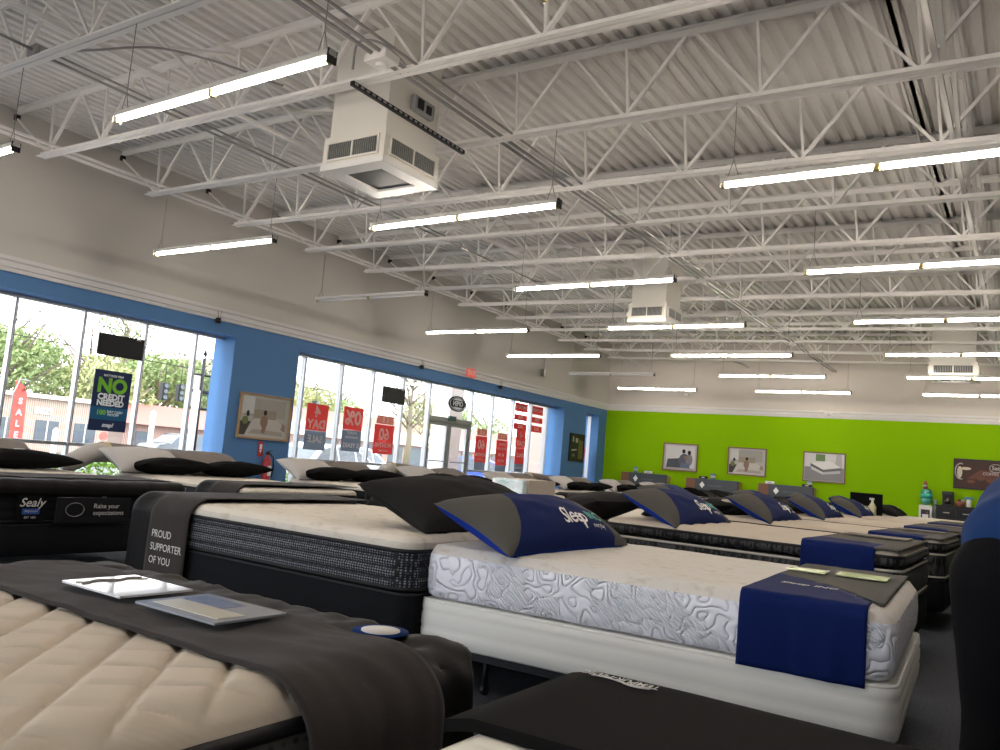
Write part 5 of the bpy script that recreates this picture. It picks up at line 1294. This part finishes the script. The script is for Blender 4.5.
for i in range(4):
    m = MB(); m.box(.0, .05, -3.2+i*1.9, -2.2+i*1.9, .3, 1.4); m.build('window', M_wdark, t)
t = thing('building', 'long shop row with pale fascia and red brick piers seen beyond the cars', 'building', (-52, 66, -.2))
m = MB(); m.box(-6, 0, -22, 26, 0, 4.6); m.build('walls', M_brickr, t)
m = MB(); m.box(0, .5, -22, 26, 2.3, 3.5); m.build('fascia', M_cream2, t)
for i in range(16):
    m = MB(); m.box(.0, .06, -21.3+i*3, -19.2+i*3, .2, 2.1); m.build('window', M_wdark, t)
t = thing('building', 'white shop front wall seen at the far right of the middle window', 'building', (-22, 62, -.2))
m = MB(); m.box(-5, 0, -6, 8, 0, 5); m.build('walls', M_cream2, t); m = MB(); m.box(0, .4, -6, 8, 2.6, 3.1); m.build('awning', M_roof, t)
# cars
def car(label, x, y, rz_, col, seed=0):
    t = thing('car', label, 'car', (x, y, -.2), rz_)
    prof = [(-2.25, .35), (-2.3, .62), (-2.1, .80), (-1.5, .88), (-.95, 1.30), (-.4, 1.43), (.45, 1.43), (1.05, 1.22), (1.45, .95), (2.1, .85), (2.3, .62), (2.25, .35)]
    m = MB(); W_ = .86
    sec = [(-1, .0), (-.96, 0), (.96, 0), (1, 0)]
    def ring(s, inset): return [(px, s*(W_-inset-(.16*max(0, pz-.85)/.5)), pz) for px, pz in prof]
    A = ring(-1, 0); B = ring(1, 0); n = len(prof); b0 = len(m.v); m.v += A+B
    for i in range(n-1): m.f.append((b0+i, b0+i+1, b0+n+i+1, b0+n+i)); m.m.append(0); m.sm.append(False)
    m.f.append(tuple(b0+i for i in range(n))); m.m.append(0); m.sm.append(False); m.f.append(tuple(b0+n+i for i in range(n))[::-1]); m.m.append(0); m.sm.append(False)
    m.f.append((b0+n-1, b0, b0+n, b0+2*n-1)); m.m.append(0); m.sm.append(False)
    m.build('car_body', mat('car_'+col[0], col[1], .25, .2, spec=.7), t)
    for s in (-1, 1):
        m = MB(); yy = lambda z: s*(W_+.006-.16*max(0, z-.85)/.5)
        for poly in ([(-1.35, .92), (-.90, 1.27), (-.42, 1.37), (-.30, 1.37), (-.30, .92)], [(-.22, .92), (-.22, 1.37), (.42, 1.37), (.55, 1.33), (.55, .92)], [(.63, .92), (.63, 1.31), (1.0, 1.18), (1.35, .95)]):
            m.quad([(px, yy(pz), pz) for px, pz in poly])
        m.build('side_window', M_wdark, t)
    for (px, s) in ((-1.4, -1), (-1.4, 1), (1.4, -1), (1.4, 1)):
        m = MB(); m.tube([(px, s*.70, .32), (px, s*.88, .32)], .32, 20); w_ = m.build('wheel', M_dark, t)
        m = MB(); m.tube([(px, s*.88, .32), (px, s*.89, .32)], .18, 14); m.build('hub', M_alu, w_)
    m = MB(); m.quad([(-1.50, -.66, .90), (-1.50, .66, .90), (-.98, .60, 1.285), (-.98, -.60, 1.285)]); m.build('windscreen', M_wdark, t)
    return t
car('silver sedan parked outside under the 4 day sale poster', -17.6, 17.3, pi/2+.12, ('silver', (.62,.60,.66)))
car('white sedan parked behind the silver one outside', -20.8, 21.6, pi/2+.2, ('white', (.85,.86,.88)))
car('small blue car outside, low at the left of the door', -17.8, 25.4, .5, ('blue', (.06,.12,.55)))
car('dark car driving on the road seen in the first window', -37, 26.5, pi/2, ('dark', (.10,.11,.13)))
# banners, posts, signals
def flag(label, x, y, z0, z1, words):
    t = thing('feather_banner', label, 'banner', (x, y, -.2))
    m = MB(); m.tube([(0, 0, 0), (0, 0, z1-.3), (0, .10, z1+.02), (0, .30, z1)], .018, 6); m.build('pole', M_conduit, t)
    m = MB(); m.grid(lambda a, b: (.02*sin(a*6), .02+(.28*(1-.0*a)-.15*max(0, a-.8)*3)*b, z0+(z1-z0)*a-.12*b*(a > .9)), 16, 4); m.build('banner_cloth', mat('banner_red', (.75, .16, .13), .7), t)
    for i, ch in enumerate(words): text_mesh(ch, .18, lambda x_, y_, i=i: (.04, .15+x_, z1-.45-i*.24+y_), M_white, 'banner_letter', t, bold=.006)
flag('red feather banner outside at the left of the first window', -18, 8.55, .7, 2.2, 'SALE')
flag('red feather banner seen past the blue wall in the middle window', -14.6, 12.55, .2, 2.0, 'SALE')
t = thing('street_lamp', 'dark street post with two looped frames near the right of the first window', 'lamp post', (-18, 13.12, -.2))
m = MB(); m.tube([(0, 0, 0), (0, 0, 3.45)], [.06, .045], 10); m.tube([(0, 0, 3.45), (0, 0, 3.6)], [.06, .01], 8); m.build('post', M_dark, t)
for s in (-1, 1):
    m = MB()
    for z0 in (2.05, 2.5): m.tube([(0, s*.05, z0), (0, s*.32, z0), (0, s*.36, z0+.05), (0, s*.36, z0+.37), (0, s*.32, z0+.42), (0, s*.05, z0+.42)], .03, 8)
    m.build('looped_frame', M_dark, t)
m = MB(); m.box(-.02, .02, -.33, -.06, 2.1, 2.9); m.build('sign_panel', M_ppale, t)
for (x, y, h_, r_, w_) in ((-14.6, 9.62, 1.55, .05, 'left one in the first window'), (-14.6, 10.55, 2.1, .07, 'behind the dark street post'), (-14.6, 7.75, 1.05, .05, 'under the navy poster')):
    m = MB(); m.tube([(0, 0, 0), (0, 0, h_)], r_, 12); m.tube([(0, 0, h_), (0, 0, h_+.04)], [r_, .01], 12); tag(m.build('bollard', M_white, None, (x, y, -.02)), 'white post outside, %s' % w_, 'post')
m = MB(); m.box(-.15, .15, -.14, .14, 0, 3.7); m.box(-.18, .18, -.17, .17, 0, .4); tag(m.build('brick_pillar', M_brick, None, (-13.2, 10.19, -.02)), 'orange brick pillar outside at the right edge of the first window', 'pillar')
m = MB(); m.box(-.28, .28, -.30, .30, 0, 3.7); m.box(-.32, .32, -.34, .34, 0, .4); tag(m.build('brick_pillar', M_brick, None, (-13.2, 22.6, -.02)), 'brick pillar outside at the right edge of the middle window', 'pillar')
m = MB(); m.box(-.3, .3, -.3, .3, 0, 3.7); tag(m.build('white_pillar', M_cream2, None, (-13.6, 17.95, -.02)), 'white square pillar seen through the entrance door', 'pillar')
for i, (y, z) in enumerate(((20.1, 2.72), (20.85, 2.75), (28.6, 2.9))):
    t = thing('traffic_signal', 'traffic signal hanging over the road, %s from the left' % ORD[i+1], 'traffic signal', (-30, y, z+H-.35-.95))
    m = MB(); m.box(-.12, .12, -.13, .13, 0, .72, bev=.02); m.build('signal_housing', M_dark, t)
    for q in range(3): m = MB(); m.tube([(.12, 0, .12+.24*q), (.17, 0, .12+.24*q)], .09, 12); m.build('signal_lens', M_wdark, t)
    m = MB(); m.tube([(0, 0, .72), (0, 0, 1.6)], .015, 5); m.build('hanger_rod', M_dark, t)
for i, (z0, z1, x) in enumerate(((5.4, 4.9, -30), (5.0, 4.6, -30.5), (4.3, 4.25, -30.05))):
    m = MB(); m.tube([(x, -20+q*10, z0+(z1-z0)*q/13-.3*sin(pi*(q % 3)/3)) for q in range(14)], .018, 5); tag(m.build('power_line', M_dark), 'power line over the road, %s from the top' % ORD[i+1], 'power line')
t = thing('round_sign', 'small red round road sign on a post in the first window', 'sign', (-24, 14.2, -.2))
m = MB(); m.tube([(0, 0, 0), (0, 0, 1.1)], .02, 6); m.build('post', M_alu, t); m = MB(); m.tube([(.02, 0, 1.1), (.04, 0, 1.1)], .14, 16); m.build('sign_disc', MATS['banner_red'], t)

# ================================================================== light and view
w = bpy.data.worlds.new('world'); bpy.context.scene.world = w; w.use_nodes = True
nt = w.node_tree; bg = nt.nodes['Background']
tc = nt.nodes.new('ShaderNodeTexCoord'); n = nt.nodes.new('ShaderNodeTexNoise'); n.inputs['Scale'].default_value = 2.2; n.inputs['Detail'].default_value = 6
r = nt.nodes.new('ShaderNodeValToRGB'); r.color_ramp.elements[0].color = (.80, .89, 1.0, 1); r.color_ramp.elements[1].color = (.97, .98, 1.0, 1)
r.color_ramp.elements[0].position = .35; r.color_ramp.elements[1].position = .6
nt.links.new(tc.outputs['Generated'], n.inputs['Vector']); nt.links.new(n.outputs['Fac'], r.inputs['Fac']); nt.links.new(r.outputs['Color'], bg.inputs['Color'])
bg.inputs['Strength'].default_value = 4.6
s = bpy.context.scene
s.view_settings.view_transform = 'Standard'; s.view_settings.look = 'None'; s.view_settings.exposure = 0.55; s.view_settings.gamma = 1
s.view_settings.use_curve_mapping = False
